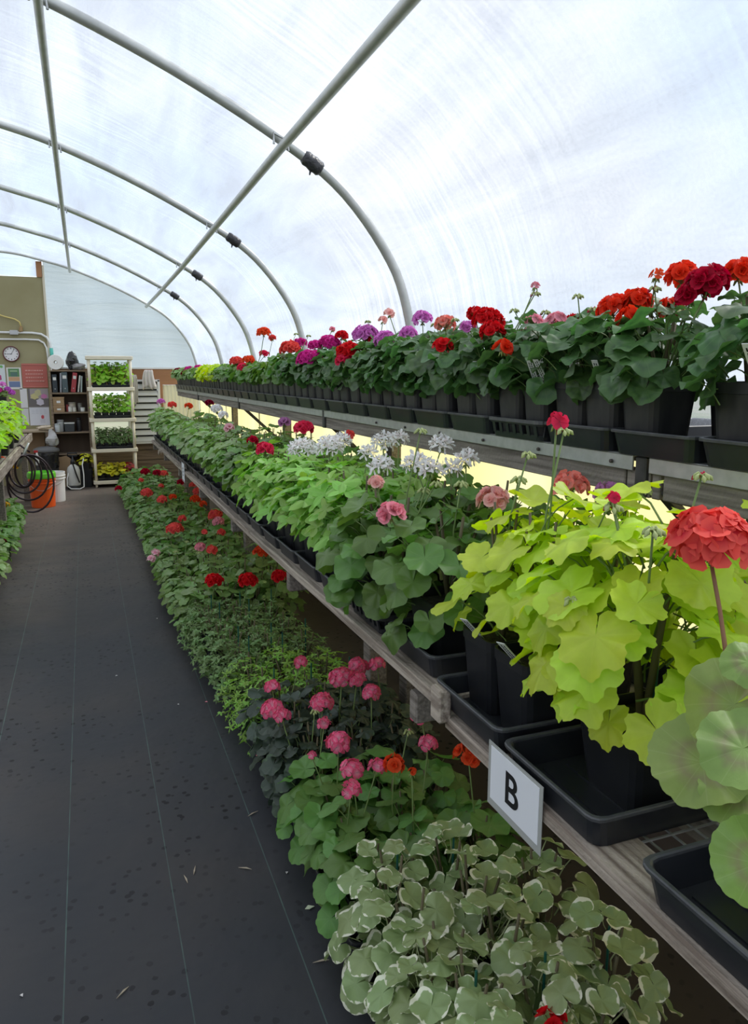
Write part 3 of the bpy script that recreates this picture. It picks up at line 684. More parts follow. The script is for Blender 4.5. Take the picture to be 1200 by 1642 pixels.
def canopy(rg, n, Rx, Rz, phimax=112, tilt=.6, lean=Vector((0, 0, 0)), inner=.62):
    """leaf positions, normals and tip directions on a loose dome, z measured from the soil"""
    out = []
    c1 = math.cos(R_(phimax))
    for i in range(n):
        ct = 1 - (1 - c1) * ((i + .5) / n); st = math.sqrt(max(0, 1 - ct * ct)); ps = i * 2.39996 + rg.uniform(-.35, .35)
        rr = rg.uniform(inner, 1.06) ** .7
        d = Vector((st * math.cos(ps), st * math.sin(ps), ct))
        p = Vector((d.x * Rx * rr, d.y * Rx * rr, d.z * Rz * rr)) + lean * (.5 + .5 * ct)
        ho = Vector((d.x, d.y, 0))
        nn = (d * tilt + Vector((0, 0, .62)) + Vector((rg.uniform(-.4, .4), rg.uniform(-.4, .4), rg.uniform(-.15, .25)))).normalized()
        t = ho + Vector((rg.uniform(-.5, .5), rg.uniform(-.5, .5), -.35))
        out.append((p, nn, t, rg.uniform(.72, 1.18)))
    return out
FOL = {}
def foliage_mesh(sp, n, Rx, Rz, v, phimax):
    key = (sp, n, round(Rx, 3), round(Rz, 3), v)
    if key in FOL: return FOL[key]
    rg = random.Random(hash((sp, v)) % 1000 if False else v * 31 + len(sp)); mb = MB()
    for p, nn, t, s in canopy(rg, n, Rx, Rz, phimax):
        src, ms, me = rg.choice(SPEC[sp]); M = place(p, nn, t, s)
        o = mb.add([M @ Vector(q) for q in src.v], src.f, 0, [src.uv.get(i, (.5, .5)) for i in range(len(src.v))])
        mb.m[-len(src.f):] = src.m
    FOL[key] = mb.mesh('foliage_' + sp, SPEC[sp][0][1], True); return FOL[key]

class Plant: pass
PLANTS = {'U': [], 'M': [], 'L': [], 'G': []}
def potted(row, x, y, z, sp, w=.125, h=.15, n=36, Rx=.13, Rz=.13, zc0=.05, phimax=112, tilt=.6, leafs=1.0, mat=None, rz=0.0, tagp=0.0, name='potted_geranium', far=6.6, lean=(0, 0, 0), pot=True, seed=None):
    rg = random.Random(seed if seed is not None else int(x * 1000) * 7 + int(y * 1000) * 13)
    if name == 'potted_geranium': name = {'variegated': 'variegated_geranium', 'fern_dark': 'scented_geranium', 'fern_bright': 'scented_geranium', 'yellow': 'golden_geranium'}.get(sp, name)
    e = empty(name, (x, y, z), '', 'potted plant')
    P = Plant(); P.e = e; P.row = row; P.sp = sp; P.pos = Vector((x, y, z)); P.top = Vector((0, 0, h * .86)); P.heads = []; P.Rz = Rz; P.seen = False
    if pot:
        pm, sm = pot_kind(w, h, mat); q = obj('pot', pm, e, rz=rz); obj('soil', sm, e, rz=rz)
    c = Vector((0, 0, h * .86 + zc0))
    so = obj('stem', STEMS[rg.randrange(4)], e, (0, 0, h * .86)); so.scale = (Rx / .13, Rx / .13, (Rz + zc0) / .2)
    zc = proj((x, y, z + h))[2]
    if zc > far:
        f = obj('foliage', foliage_mesh(sp, n, Rx, Rz, rg.randrange(3), phimax), e, tuple(c), rz=rg.uniform(0, 6.28)); f['kind'] = 'stuff'
        P.seen = True
    else:
        for p, nn, t, s in canopy(rg, n, Rx, Rz, phimax, tilt, Vector(lean)):
            src, ms, me = rg.choice(SPEC[sp]); obj('leaf', me, e, M=place(p + c, nn, t, s * leafs))
    if rg.random() < tagp:
        a = Vector((-w * .32, rg.uniform(-.03, .03), h * .92)); obj('plant_tag', rg.choice(TAGS), e, M=Matrix.Translation(a) @ Matrix.Rotation(R_(-55 + rg.uniform(-25, 25)), 4, 'Z') @ Matrix.Rotation(R_(rg.uniform(-12, 12)), 4, 'Y'))
    PLANTS[row].append(P); return P
def add_head(row, p, r, colour, kind='double', plant=None, **kw):
    if plant is None: plant = min(PLANTS[row], key=lambda q: (q.pos.x - p.x) ** 2 + (q.pos.y - p.y) ** 2)
    c = p - plant.pos; b = plant.top + Vector((c.x * .15, c.y * .15, .02))
    plant.heads.append(colour); return flower_head(plant.e, b, c, r, colour, kind, **kw)
def tray(x, y, z, label, group, slots=False, sy=1.0, rz=0.0):
    e = obj('plant_tray', TRAY_S if slots else TRAY, None, (x, y, z), rz); e.scale.y = sy
    return tag(e, label, 'plant tray', group)

# ================================================================== BENCHES
BZ, UZ = .842, 1.375
def text_mesh(ch, size, mat, ext=.0004):
    cu = bpy.data.curves.new('letter', 'FONT'); cu.body = ch; cu.size = size; cu.extrude = ext; cu.offset = size * .012; cu.align_x = 'CENTER'; cu.align_y = 'CENTER'
    ob = bpy.data.objects.new('letter', cu); COL.objects.link(ob)
    me = bpy.data.meshes.new_from_object(ob.evaluated_get(bpy.context.evaluated_depsgraph_get())); bpy.data.objects.remove(ob)
    me.materials.clear(); me.materials.append(mat); return me

def wire(mb, x0, x1, y0, y1, z, step=.04):
    y = y0
    while y < y1: mb.bar((x0, y, z), (x1, y, z), .003); y += step
    x = x0
    while x <= x1: mb.bar((x, y0, z - .003), (x, y1, z - .003), .003); x += step
b = empty('plant_bench', (.68, 4.5, 0), 'long weathered wooden plant bench with wire mesh top, right of the aisle', 'bench')
bp = lambda mb, n, m, w=.004: bev(mb.build(n, [m], b, (-.68, -4.5, 0)), w)
bp(MB().box((.727, .70, .827), (.098, 1.29, .027)), 'edge_board', WOOD)
bp(MB().box((.672, 1.352, .868), (.030, .045, .075)), 'end_block', WOOD)
bp(MB().bar((.727, 1.376, .855), (.727, 3.4, .826), .096, .030), 'edge_board', WOOD)
for (a, c) in ((3.41, 5.6), (5.61, 8.75)):
    bp(MB().box((.727, (a + c) / 2, .826), (.096, c - a, .030)), 'edge_board', WOOD)
for x in (.95, 1.215): bp(MB().box((x, 4.45, .80), (.04, 8.6, .055)), 'rail', WOODX)
for i in range(8): bp(MB().box((.95, .35 + 1.19 * i, .775), (.52, .04, .075)), 'cross_beam', WOODX)
mb = MB(); wire(mb, .745, 1.235, .12, 8.75, BZ - .0035, .045); mb.build('wire_mesh', [GALV], b, (-.68, -4.5, 0))['kind'] = 'stuff'
for y in (.2, 2.7, 5.2, 8.4):
    for x in (1.04, 1.2): bp(MB().box((x, y, .37), (.075, .075, .74)), 'leg', WOODX)

us = empty('wall_shelf', (1.2, 5.4, 0), 'long upper plant shelf with galvanised rail and grey board, along right wall', 'shelf')
up_ = lambda mb, n, m, w=.003: bev(mb.build(n, [m], us, (-1.2, -5.4, 0)), w)
for (a, c) in ((.25, 1.372), (1.425, 3.9), (3.9, 6.3), (6.3, 8.7), (8.7, 10.75)):
    up_(MB().box((1.205, (a + c) / 2, 1.3555), (.006, c - a - .003, .037)).box((1.22, (a + c) / 2, 1.3725), (.036, c - a - .003, .004)), 'galvanised_rail', GALV, .001)
for (a, c) in ((.25, 1.335), (1.343, 1.372), (1.376, 1.458), (1.462, 3.9), (3.905, 6.3), (6.305, 8.7), (8.705, 10.75)):
    up_(MB().box((1.232, (a + c) / 2, 1.308), (.038, c - a - .003, .062)), 'fascia_board', WOODX)
for (a, c) in ((.25, 3.9), (3.905, 7.3), (7.305, 10.75)):
    for x in (1.29, 1.39, 1.49, 1.575): up_(MB().box((x, (a + c) / 2, 1.363), (.075, c - a, .022)), 'deck_board', WOODX)
for i, y in enumerate((1.398, 3.9, 6.3, 8.7)):
    up_(MB().box((1.208, y, 1.325), (.014, .036, .095)).box((1.40, y, 1.335), (.36, .036, .028)), 'bracket', pr('dark_steel', (.05, .048, .045), .6, .5, noise=(20, (.09, .085, .08))))
    up_(MB().bar((1.225, y - .045, 1.30), (1.60, y - .045, .95), .030, .022), 'strut', pr('dark_steel', (0, 0, 0)))
    up_(MB().box((1.615, y, .675), (.06, .08, 1.35)), 'leg', WOODX)
for k in range(9):
    y = .45 + .31 * k if k < 3 else 1.5 + .32 * (k - 3)
    up_(MB().lathe([(.005, 0), (.005, .006), (.003, .007)], 8, M=Matrix.Translation((1.202, y, 1.352)) @ Matrix.Rotation(-math.pi / 2, 4, 'Y')), 'bolt', pr('rusty_bolt', (.10, .085, .075), .6, .6), .0005)

# ---- section signs hung on the bench edge
def bench_sign(yc, zc, ch, label, wy=.172, hz=.124):
    x = .673 if yc < 1.3 else .676
    e = empty('section_sign', (x, yc, zc - hz / 2), label, 'sign', 'section signs on the bench edge')
    lam = bpy.data.materials.get('laminate') or pr('laminate', (.42, .43, .40), .2, spec=.6)
    MB().box((0, 0, hz / 2), (.0012, wy, hz)).build('laminate_pouch', [lam], e)
    MB().box((-.001, .0, hz / 2 + .004), (.0008, wy - .020, hz - .022)).build('paper', [pr('sign_paper', (.80, .82, .85), .5)], e)
    o = obj('letter', text_mesh(ch, .088, INK), e, M=Matrix.Translation((-.0018, .006, hz / 2 + .0)) @ Matrix(((0, 0, -1, 0), (-1, 0, 0, 0), (0, 1, 0, 0), (0, 0, 0, 1))))
    return e
s = bench_sign(1.056, .820, 'B', 'white laminated sign with black letter B on bench edge', .18, .128)
q = atX(294, 757, .676); s = bench_sign(q.y, q.z, 'E', 'small distant white sign with partly hidden letter on the bench edge', .16, .15)

# ================================================================== UPPER SHELF ROW
rr = random.Random(21)
YB = [.66, .935, 1.215, 1.494, 1.777, 2.083, 2.37, 2.674, 2.93, 3.192, 3.48, 3.778]
while YB[-1] < 10.5: YB.append(YB[-1] + .287)
for i, (a, c) in enumerate(zip(YB, YB[1:])):
    yc = (a + c) / 2
    tray(1.445, yc, UZ, 'black plant tray on the upper shelf, %s from the right edge' % ordn(i), 'trays on the upper shelf', slots=(i == 4), sy=(c - a - .006) / .276)
    sp = 'zonal_dark' if yc < 4.6 else ('yellow' if 7.3 < yc < 8.3 else ('zonal_mid' if yc < 7.4 else 'sage'))
    ys = [yc - .067, yc + .067]
    if i == 2: ys = [yc + .068]
    if i == 1: ys = [yc + .06]
    for y in ys:
        kw = dict(w=.128, h=.165, Rx=.132, Rz=.135, zc0=.055, n=36, leafs=1.1, phimax=118)
        if yc > 3.5: kw.update(Rz=.115)
        if yc > 4.8: kw.update(Rz=.08, zc0=.045)
        if sp == 'yellow': kw.update(Rx=.11, leafs=.62, n=34, Rz=.085)
        potted('U', 1.262, y + rr.uniform(-.006, .006), UZ + .005, sp, mat=DUSTP, rz=R_(rr.uniform(-4, 4)), tagp=.42 if yc < 5 else 0, lean=(-.015, 0, 0), **kw)
    if yc < 4.7:
        P = potted('U', 1.435, yc + rr.uniform(-.03, .03), UZ + .005, sp, w=.128, h=.165, n=26, Rx=.13, Rz=.16, zc0=.07, phimax=80, mat=DUSTP); P.back = True
# a few specially large leaves at the right edge
# heads: (px, py, diameter px, colour, kind)
UH = [(1136, 446, 78, 'crimson', 'double', 1.33), (1094, 438, 62, 'scarlet', 'double', 1.42), (1108, 468, 52, 'crimson', 'double', 1.31), (1186, 432, 58, 'scarlet', 'double', 1.42), (985, 490, 62, 'scarlet', 'double', 1.33),
      (1024, 478, 56, 'scarlet', 'double', 1.36), (1010, 506, 40, 'scarlet', 'double', 1.22), (1075, 490, 44, 'scarlet', 'double', 1.45), (783, 508, 60, 'red', 'double', 1.34), (790, 528, 44, 'red', 'double', 1.2), (762, 500, 30, 'red', 'double', 1.38),
      (857, 514, 36, 'pink', 'single', 1.28), (893, 510, 38, 'pink', 'single', 1.3), (880, 522, 24, 'orchid', 'single', 1.36), (918, 510, 20, 'red', 'double', 1.42), (806, 555, 32, 'scarlet', 'double', 1.12), (710, 552, 36, 'red', 'double', 1.13),
      (714, 516, 40, 'salmon', 'double', 1.36), (678, 508, 36, 'orchid', 'double', 1.40), (753, 522, 30, 'orchid', 'double', 1.42), (625, 501, 18, 'palepink', 'double', 1.36), (614, 512, 15, 'palepink', 'double', 1.36),
      (586, 533, 50, 'orchid', 'double', 1.36), (618, 541, 44, 'orchid', 'double', 1.24), (655, 532, 34, 'orchid', 'double', 1.40), (560, 560, 48, 'red', 'double', 1.16), (552, 574, 32, 'rose', 'double', 1.13), (600, 545, 26, 'red', 'double', 1.40),
      (497, 572, 50, 'magenta', 'double', 1.14), (528, 548, 44, 'magenta', 'double', 1.36), (548, 536, 24, 'red', 'double', 1.42), (505, 552, 26, 'magenta', 'double', 1.40), (466, 556, 40, 'coral', 'double', 1.24), (482, 548, 24, 'magenta', 'double', 1.40),
      (423, 531, 26, 'orange', 'double', 1.36), (437, 541, 14, 'coral', 'double', 1.36), (399, 576, 24, 'orange', 'double', 1.22), (380, 578, 28, 'coral', 'double', 1.2), (390, 588, 24, 'rose', 'double', 1.14), (424, 566, 18, 'rose', 'double', 1.38),
      (286, 594, 18, 'maroon', 'double', 1.18), (304, 592, 20, 'magenta', 'double', 1.22), (318, 589, 16, 'magenta', 'double', 1.25), (335, 594, 18, 'white', 'double', 1.2), (296, 598, 14, 'maroon', 'double', 1.17), (312, 597, 12, 'blush', 'single', 1.2), (533, 527, 10, 'pink', 'double', 1.4)]
for (x, y, d, colr, kd, X) in UH:
    p = atX(x, y, X); zc = proj(p)[2]; add_head('U', p, d / 2 * zc / F, colr, kd, fr=.021 if zc < 2.4 else .02)
for (x, y, tip) in ((859, 470, 'pink'), (927, 474, None), (1050, 462, 'rose'), (952, 495, 'rose'), (875, 500, 'maroon'), (825, 497, None), (1005, 480, None), (730, 512, None), (697, 520, None), (870, 530, 'maroon'), (1095, 500, 'maroon'), (590, 515, None), (495, 538, None), (475, 535, None)):
    p = atX(x, y, 1.36); P = min(PLANTS['U'], key=lambda q: (q.pos - p).length); bud_head(P.e, P.top + Vector((0, 0, .05)), p - P.pos, .013, 10, tip)
for (x, y, d, c_) in ((859, 456, 15, 'pink'), (1053, 438, 24, 'orange')):
    p = atX(x, y, 1.36); P = min(PLANTS['U'], key=lambda q: (q.pos - p).length); flower_head(P.e, P.top + Vector((0, 0, .05)), p - P.pos, d / 2 * proj(p)[2] / F, c_, 'single', n=3, fr=.013)

for (x, y, X, sc, rz) in ((760, 598, 1.135, 1, -60), (804, 596, 1.135, 1, -55), (839, 600, 1.135, 1, -65), (886, 588, 1.135, 1, -50), (951, 575, 1.13, .9, -60), (1184, 592, 1.15, 1.25, -70)):
    p = atX(x, y, X); P = min([q for q in PLANTS['U'] if q.pos.x < 1.3], key=lambda q: abs(q.pos.y - p.y)); obj('plant_tag', TAGS[x % 3], P.e, M=Matrix.Translation((-.052, p.y - P.pos.y if abs(p.y - P.pos.y) < .05 else 0, .160)) @ Matrix.Rotation(R_(rz), 4, 'Z') @ Matrix.Rotation(R_(44), 4, 'X') @ Matrix.Scale(sc, 4))

def clear_tag(P, tagname='plant_tag'):
    T = [c for c in P.e.children if c.name.startswith('plant_tag')]
    for t in T:
        a = t.matrix_basis @ Vector((0, -.01, .05))
        for c in list(P.e.children):
            if c.name.startswith('leaf'):
                d = c.matrix_basis @ Vector((0, .02, 0)) - a
                if abs(d.y) < .035 and abs(d.z) < .05 and d.x < .02: bpy.data.objects.remove(c)
for P in PLANTS['U']:
    if P.pos.y < 2.6 and P.pos.x < 1.3: clear_tag(P)

# ================================================================== MIDDLE BENCH ROW
MB_T = [(.465, .745, 0), (.835, 1.11, 0), (1.12, 1.395, 0), (1.45, 1.73, 0), (1.78, 2.055, 1)]
y = 2.09
while y < 8.6: MB_T.append((y, y + .277, 0)); y += .289
rr = random.Random(5)
for i, (a, c, sl) in enumerate(MB_T):
    yc = (a + c) / 2
    BZ = .842 + {2: .012, 3: .030, 4: .024, 5: .018, 6: .012, 7: .006}.get(i, 0)
    tray(.965 if i > 2 else .945, yc, BZ, 'black plant tray on the middle bench, %s from the near end' % ordn(i + 1), 'trays on the middle bench', slots=bool(sl))
    z = BZ + .005
    if i == 0:
        potted('M', .90, .60, z, 'zoned', w=.19, h=.16, n=6, Rx=.13, Rz=.12, zc0=.02, tilt=.8, lean=(.05, -.05, 0), phimax=90, leafs=.75)
    elif i == 1:
        potted('M', .862, .955, z, 'yellow', w=.165, h=.14, n=84, Rx=.185, Rz=.325, zc0=.085, tilt=.75, phimax=98, lean=(-.03, .02, 0))
        potted('M', 1.06, .94, z, 'yellow', w=.165, h=.14, n=40, Rx=.17, Rz=.30, zc0=.07, tilt=.7, phimax=90)
    elif i == 2:
        for yy in (1.19, 1.325): potted('M', .80, yy, z, 'yellow', w=.13, h=.165, n=28, Rx=.12, Rz=.25, zc0=.06, tilt=.7, phimax=98, lean=(.03, -.03, .02))
        potted('M', 1.0, 1.26, z, 'yellow', w=.13, h=.165, n=28, Rx=.14, Rz=.27, zc0=.06, tilt=.7, phimax=90)
    else:
        sp = 'zonal_mid' if yc < 2.1 else ('star' if yc < 3.45 else ('zonal_mid' if yc < 4.0 else 'sage'))
        for k, yy in enumerate((yc - .068, yc + .068)):
            if i == 3 and k == 0: continue
            big = yc < 2.1
            yy2 = yc if (i == 3) else yy
            potted('M', .79 if not (i == 3) else .81, yy2 + rr.uniform(-.005, .005), z, sp, w=.13 if i != 3 else .16, h=.15, n=44 if yc < 4.2 else 34, Rx=.15 if not big else .16, Rz=.205 if yc < 3.6 else .17, zc0=.035 if big else .06, phimax=122 if big else 97, lean=(-.03, 0, 0) if big else (-.01, 0, 0), tagp=.3 if yc < 5 else 0)
            if yc < 7 and (k == 1 or yc < 3.4): P = potted('M', .96, yy2 + rr.uniform(-.01, .01), z, sp, w=.13, h=.15, n=26, Rx=.14, Rz=.21, zc0=.05, phimax=85); P.back = True
        if yc < 5: P = potted('M', 1.13, yc + rr.uniform(-.02, .02), z, 'zonal_mid' if sp == 'star' else sp, w=.13, h=.15, n=26, Rx=.15, Rz=.21, zc0=.05, phimax=85); P.back = True
MH = [(486, 716, 58, 'white', 'star', .80), (528, 712, 54, 'white', 'star', .84), (548, 704, 40, 'white', 'star', .9), (590, 722, 36, 'white', 'star', .84), (615, 704, 48, 'white', 'star', .96), (640, 700, 36, 'white', 'star', 1.0), (612, 742, 50, 'white', 'star', .82),
      (668, 738, 52, 'white', 'star', .88), (690, 748, 44, 'white', 'star', .84), (708, 708, 44, 'white', 'star', 1.02), (748, 732, 46, 'white', 'star', 1.0), (722, 748, 40, 'white', 'star', .95),
      (627, 818, 48, 'pink', 'double', .66), (603, 772, 26, 'palepink', 'double', .74), (790, 795, 56, 'palepink', 'double', .90), (915, 773, 66, 'salmon', 'double', 1.06), (975, 785, 46, 'mauve', 'double', 1.1), (425, 718, 34, 'rose', 'double', .73), (487, 684, 38, 'rose', 'double', .92),
      (456, 675, 22, 'mauve', 'double', .95), (405, 705, 20, 'crimson', 'double', .78), (276, 648, 16, 'coral', 'double', .85), (303, 650, 15, 'orange', 'double', .9), (336, 645, 15, 'maroon', 'double', .95), (348, 654, 22, 'white', 'double', .9), (358, 664, 18, 'white', 'double', .86),
      (368, 684, 18, 'blush', 'double', .85), (258, 643, 15, 'orchid', 'double', .82), (560, 695, 18, 'coral', 'single', 1.0)]
for (x, y, d, colr, kd, X) in MH:
    p = atX(x, y, X); zc = proj(p)[2]; add_head('M', p, d / 2 * zc / F, colr, kd, fr=.024 if kd == 'star' else .02)
for (x, y, tip) in ((700, 775, None), (740, 775, None), (600, 785, None), (832, 768, None), (675, 690, None), (680, 785, None), (633, 870, None), (1033, 785, None)):
    p = atX(x, y, .84 if x < 1000 else 1.1); P = min(PLANTS['M'], key=lambda q: (q.pos - p).length); bud_head(P.e, P.top + Vector((0, 0, .05)), p - P.pos, .014, 12, tip)
YP = [p for p in PLANTS['M'] if p.sp == 'yellow']
for (x, y, X, tip) in ((905, 690, .84, 'rose'), (847, 728, .84, None), (983, 812, .76, 'rose'), (918, 962, .70, None), (1126, 762, .92, 'rose'), (1048, 850, .72, None)):
    p = atX(x, y, X); P = min(YP, key=lambda q: (q.pos.x - p.x) ** 2 + (q.pos.y - p.y) ** 2); bud_head(P.e, P.top + Vector((0, 0, .12)), p - P.pos, .012, 9, tip)
for (x, y, X, d, c_, n_) in ((893, 672, .84, 34, 'rose', 3), (983, 796, .76, 24, 'rose', 4)):
    p = atX(x, y, X); P = min(YP, key=lambda q: (q.pos.x - p.x) ** 2 + (q.pos.y - p.y) ** 2); flower_head(P.e, P.top + Vector((0, 0, .12)), p - P.pos, d / 2 * proj(p)[2] / F, c_, 'single', n=n_, fr=.018 if n_ == 3 else .01); P.heads.append(c_)
# the big coral head on its long stalk, over the plant at the right edge
ZP = [p for p in PLANTS['M'] if p.sp == 'zoned'][0]
flower_head(ZP.e, atX(1168, 1075, .79) - ZP.pos, atX(1142, 850, .80) - ZP.pos, 0.066, 'coral', 'single', fr=.0255, n=34, bend=.1, stalkm=STALKR, flat=.8); ZP.heads.append('coral')
for (x, y, X, nx, sc) in ((1178, 1130, .72, (-.75, -.35, .55), .92), (1128, 1222, .71, (-.35, -.35, .87), .95), (1192, 1200, .69, (-.3, -.5, .8), .72), (1215, 1385, .66, (-.85, -.35, .35), .72), (1200, 1062, .72, (-.3, -.5, .7), .42), (1190, 1270, .72, (-.3, -.3, .9), .7)):
    p = atX(x, y, X); obj('leaf', SPEC['zoned'][(x // 7) % 4][2], ZP.e, M=place(p - ZP.pos, Vector(nx), Vector((-.6, .25, -.3)), sc))
for P_, (dx, dy), H in ((YP[0], (.0, -.02), .36), (YP[0], (-.05, .04), .30), (YP[1], (0, 0), .3)):
    MB().tube([(dx, dy, .08), (dx + .006, dy, H)], .0032, 6).build('support_stake', [STAKE], P_.e)
for (x, y, X, rz, P_) in ((768, 985, .742, -60, YP[3]), (828, 1003, .742, -60, YP[2]), (541, 868, .64, -50, [q for q in PLANTS['M'] if q.sp == 'star'][0])):
    p = atX(x, y + 14, X) - P_.pos; p.x = -.055; p.z = .160; p.y = max(-.05, min(.05, p.y)); obj('plant_tag', TAGS[0], P_.e, M=Matrix.Translation(p) @ Matrix.Rotation(R_(rz), 4, 'Z') @ Matrix.Rotation(R_(50), 4, 'X') @ Matrix.Scale(1.0, 4))

for P in YP[2:4]: clear_tag(P)

# ================================================================== LOWER ROW ON THE FLOOR
def low_x(Y):
    T = [(0, .575), (2.8, .575), (3.5, .53), (4.3, .475), (7.2, .45), (10.3, .38)]
    for (a, b), (c, d) in zip(T, T[1:]):
        if a <= Y <= c: return b + (d - b) * (Y - a) / (c - a)
    return T[-1][1]
rr = random.Random(11)
y = .80; i = 0
while y < 10.2:
    yc = y + .14; x0 = low_x(yc); i += 1
    tray(x0 + .27, yc, 0, 'black plant tray on the floor below the bench, %s from the near end' % ordn(i), 'trays on the floor')
    if yc < 1.62: sp = 'variegated'
    elif yc < 2.1: sp = 'zonal_bright'
    elif yc < 2.85: sp = 'black'
    elif yc < 4.2: sp = 'fern'
    else: sp = 'sage' if yc < 5.6 else ('zonal_bright' if (i % 3 == 0) else 'sage')
    cols = (.085, .245) if yc < 1.1 else ((.085, .245, .42) if yc < 4.2 else (.085, .25, .42, .58))
    for ci, dx in enumerate(cols):
        for k, dy in enumerate((-.068, .068)):
            if k == 1 and ((ci == 2 and sp != 'black') or (ci >= 1 and yc > 4.2)): continue
            if yc > 4.2 and ci >= 1: dy = 0
            if yc > 6.5 and ci == 3: continue
            s2 = sp; kw = dict(w=.125, h=.12, n=34, Rx=.135, Rz=.16, zc0=.05, phimax=112)
            if sp == 'variegated': kw.update(n=36, Rx=.145, Rz=.24, zc0=.05, phimax=108, tilt=.5, leafs=1.22)
            if sp == 'zonal_bright': kw.update(n=30, Rx=.13, Rz=.17, leafs=1.12 if yc < 3 else .95)
            if sp == 'black': kw.update(n=44, Rx=.14, Rz=.21)
            if sp == 'fern': s2 = 'fern_bright' if (yc < 3.3 and not (ci == 0 and k == 1 and yc > 3.1)) else 'fern_dark'; kw.update(n=90, Rx=.15, Rz=.185, zc0=.02, tilt=.4)
            if yc > 4.2 and ci >= 1: kw.update(Rz=.20 + .03 * ci, Rx=.17, n=42, phimax=95)
            P = potted('L', x0 + dx, yc + dy + rr.uniform(-.008, .008), .005, s2, rz=R_(rr.uniform(-5, 5)), lean=(-.03 if ci == 0 else 0, 0, 0), **kw)
            P.back = ci > 0
    y += .287
LH = [(437, 1098, 30, 'hotpink', .44), (436, 1132, 46, 'hotpink', .42), (452, 1144, 32, 'hotpink', .41), (517, 1122, 46, 'hotpink', .45), (520, 1157, 24, 'hotpink', .43), (543, 1185, 50, 'hotpink', .45), (575, 1064, 40, 'hotpink', .47), (548, 1082, 52, 'hotpink', .46), (572, 1086, 34, 'hotpink', .46),
      (596, 1107, 38, 'hotpink', .47), (605, 1062, 30, 'hotpink', .48), (500, 1209, 15, 'hotpink', .42), (565, 1228, 46, 'hotpink', .45), (604, 1226, 34, 'hotpink', .45), (563, 1262, 38, 'hotpink', .43), (677, 1142, 46, 'hotpink', .47), (687, 1188, 36, 'hotpink', .46), (482, 1059, 26, 'hotpink', .46),
      (632, 1222, 38, 'orange', .46), (752, 1205, 52, 'orange', .52), (661, 1236, 14, 'orange', .46), (883, 1632, 46, 'red', .36),
      (343, 928, 34, 'red', .42), (398, 928, 36, 'red', .44), (448, 921, 30, 'red', .46), (419, 882, 30, 'orange', .47), (345, 824, 30, 'coral', .43), (350, 834, 24, 'pink', .42), (280, 845, 34, 'coral', .40), (292, 830, 15, 'coral', .42), (321, 875, 22, 'pink', .42), (340, 880, 22, 'coral', .41),
      (328, 852, 10, 'coral', .42), (354, 852, 16, 'coral', .43), (242, 894, 16, 'blush', .36), (250, 885, 16, 'blush', .38), (235, 788, 24, 'coral', .42), (260, 799, 22, 'coral', .41), (277, 796, 14, 'orange', .42), (318, 786, 24, 'coral', .44), (313, 799, 20, 'orange', .43), (326, 807, 14, 'orange', .43),
      (233, 755, 17, 'crimson', .42), (252, 757, 16, 'crimson', .42), (262, 758, 18, 'coral', .41), (190, 782, 12, 'crimson', .36), (226, 769, 10, 'coral', .42), (258, 778, 10, 'coral', .41), (290, 772, 14, 'crimson', .43), (310, 776, 16, 'coral', .44)]
for (x, y, d, colr, Z) in LH:
    p = atZ(x, y, Z); zc = proj(p)[2]; add_head('L', p, d / 2 * zc / F, colr, 'single' if colr in ('hotpink', 'coral', 'pink', 'blush') else 'double', fr=.0175 if colr == 'hotpink' else .021)
for (x, y, Z) in ((655, 1172, .47), (505, 1140, .44), (300, 868, .42), (282, 884, .40), (318, 886, .40), (352, 890, .42)):
    p = atZ(x, y, Z); P = min(PLANTS['L'], key=lambda q: (q.pos.x - p.x) ** 2 + (q.pos.y - p.y) ** 2); bud_head(P.e, P.top + Vector((0, 0, .04)), p - P.pos, .012, 9, 'hotpink' if y > 1000 else None)
for q in [p for p in PLANTS['L'] if p.sp in ('variegated', 'fern_dark', 'fern_bright')][::2]:
    MB().tube([(.01, .01, .06), (.012, .008, .36)], .0032, 6).build('support_stake', [STAKE], q.e)

# ================================================================== END WALL THINGS
def part(mb, name, mat, parent, off, smooth=False, w=.003):
    o = mb.build(name, mat if isinstance(mat, list) else [mat], parent, tuple(-Vector(off)), smooth=smooth)
    if w: bev(o, w)
    return o
# ---- cream resin shelving unit with seedling trays
RX0, RX1, RY0, RY1 = .065, .655, 11.10, 11.44
e = empty('resin_rack', (.36, 11.27, 0), 'cream resin shelving unit holding four levels of seedling trays', 'rack'); off = (.36, 11.27, 0)
LEV = [1.79, 1.365, .94, .515, .07]
for k, z in enumerate(LEV):
    mb = MB(); mb.loft([(.305, .185, -.025), (.31, .19, -.02), (.31, .19, .02), (.305, .185, .025), (.29, .17, .025), (.285, .165, .005)], .02, 3)
    mb.build('shelf', [CREAM], e, (0, 0, z))
for sx in (-1, 1):
    for sy in (-1, 1):
        for a, c in zip(LEV[1:] , LEV[:-1]): MB().lathe([(.021, a + .02), (.019, (a + c) / 2), (.021, c - .02)], 10, (sx * .27, sy * .15, 0)).build('post', [CREAM], e, smooth=True)
        MB().lathe([(.016, 0), (.02, .05)], 10, (sx * .27, sy * .15, 0)).build('foot', [CREAM], e, smooth=True)
names = ['leafy seedlings', 'broad-leaved seedlings', 'fine dark green seedlings', 'yellow and red coleus']
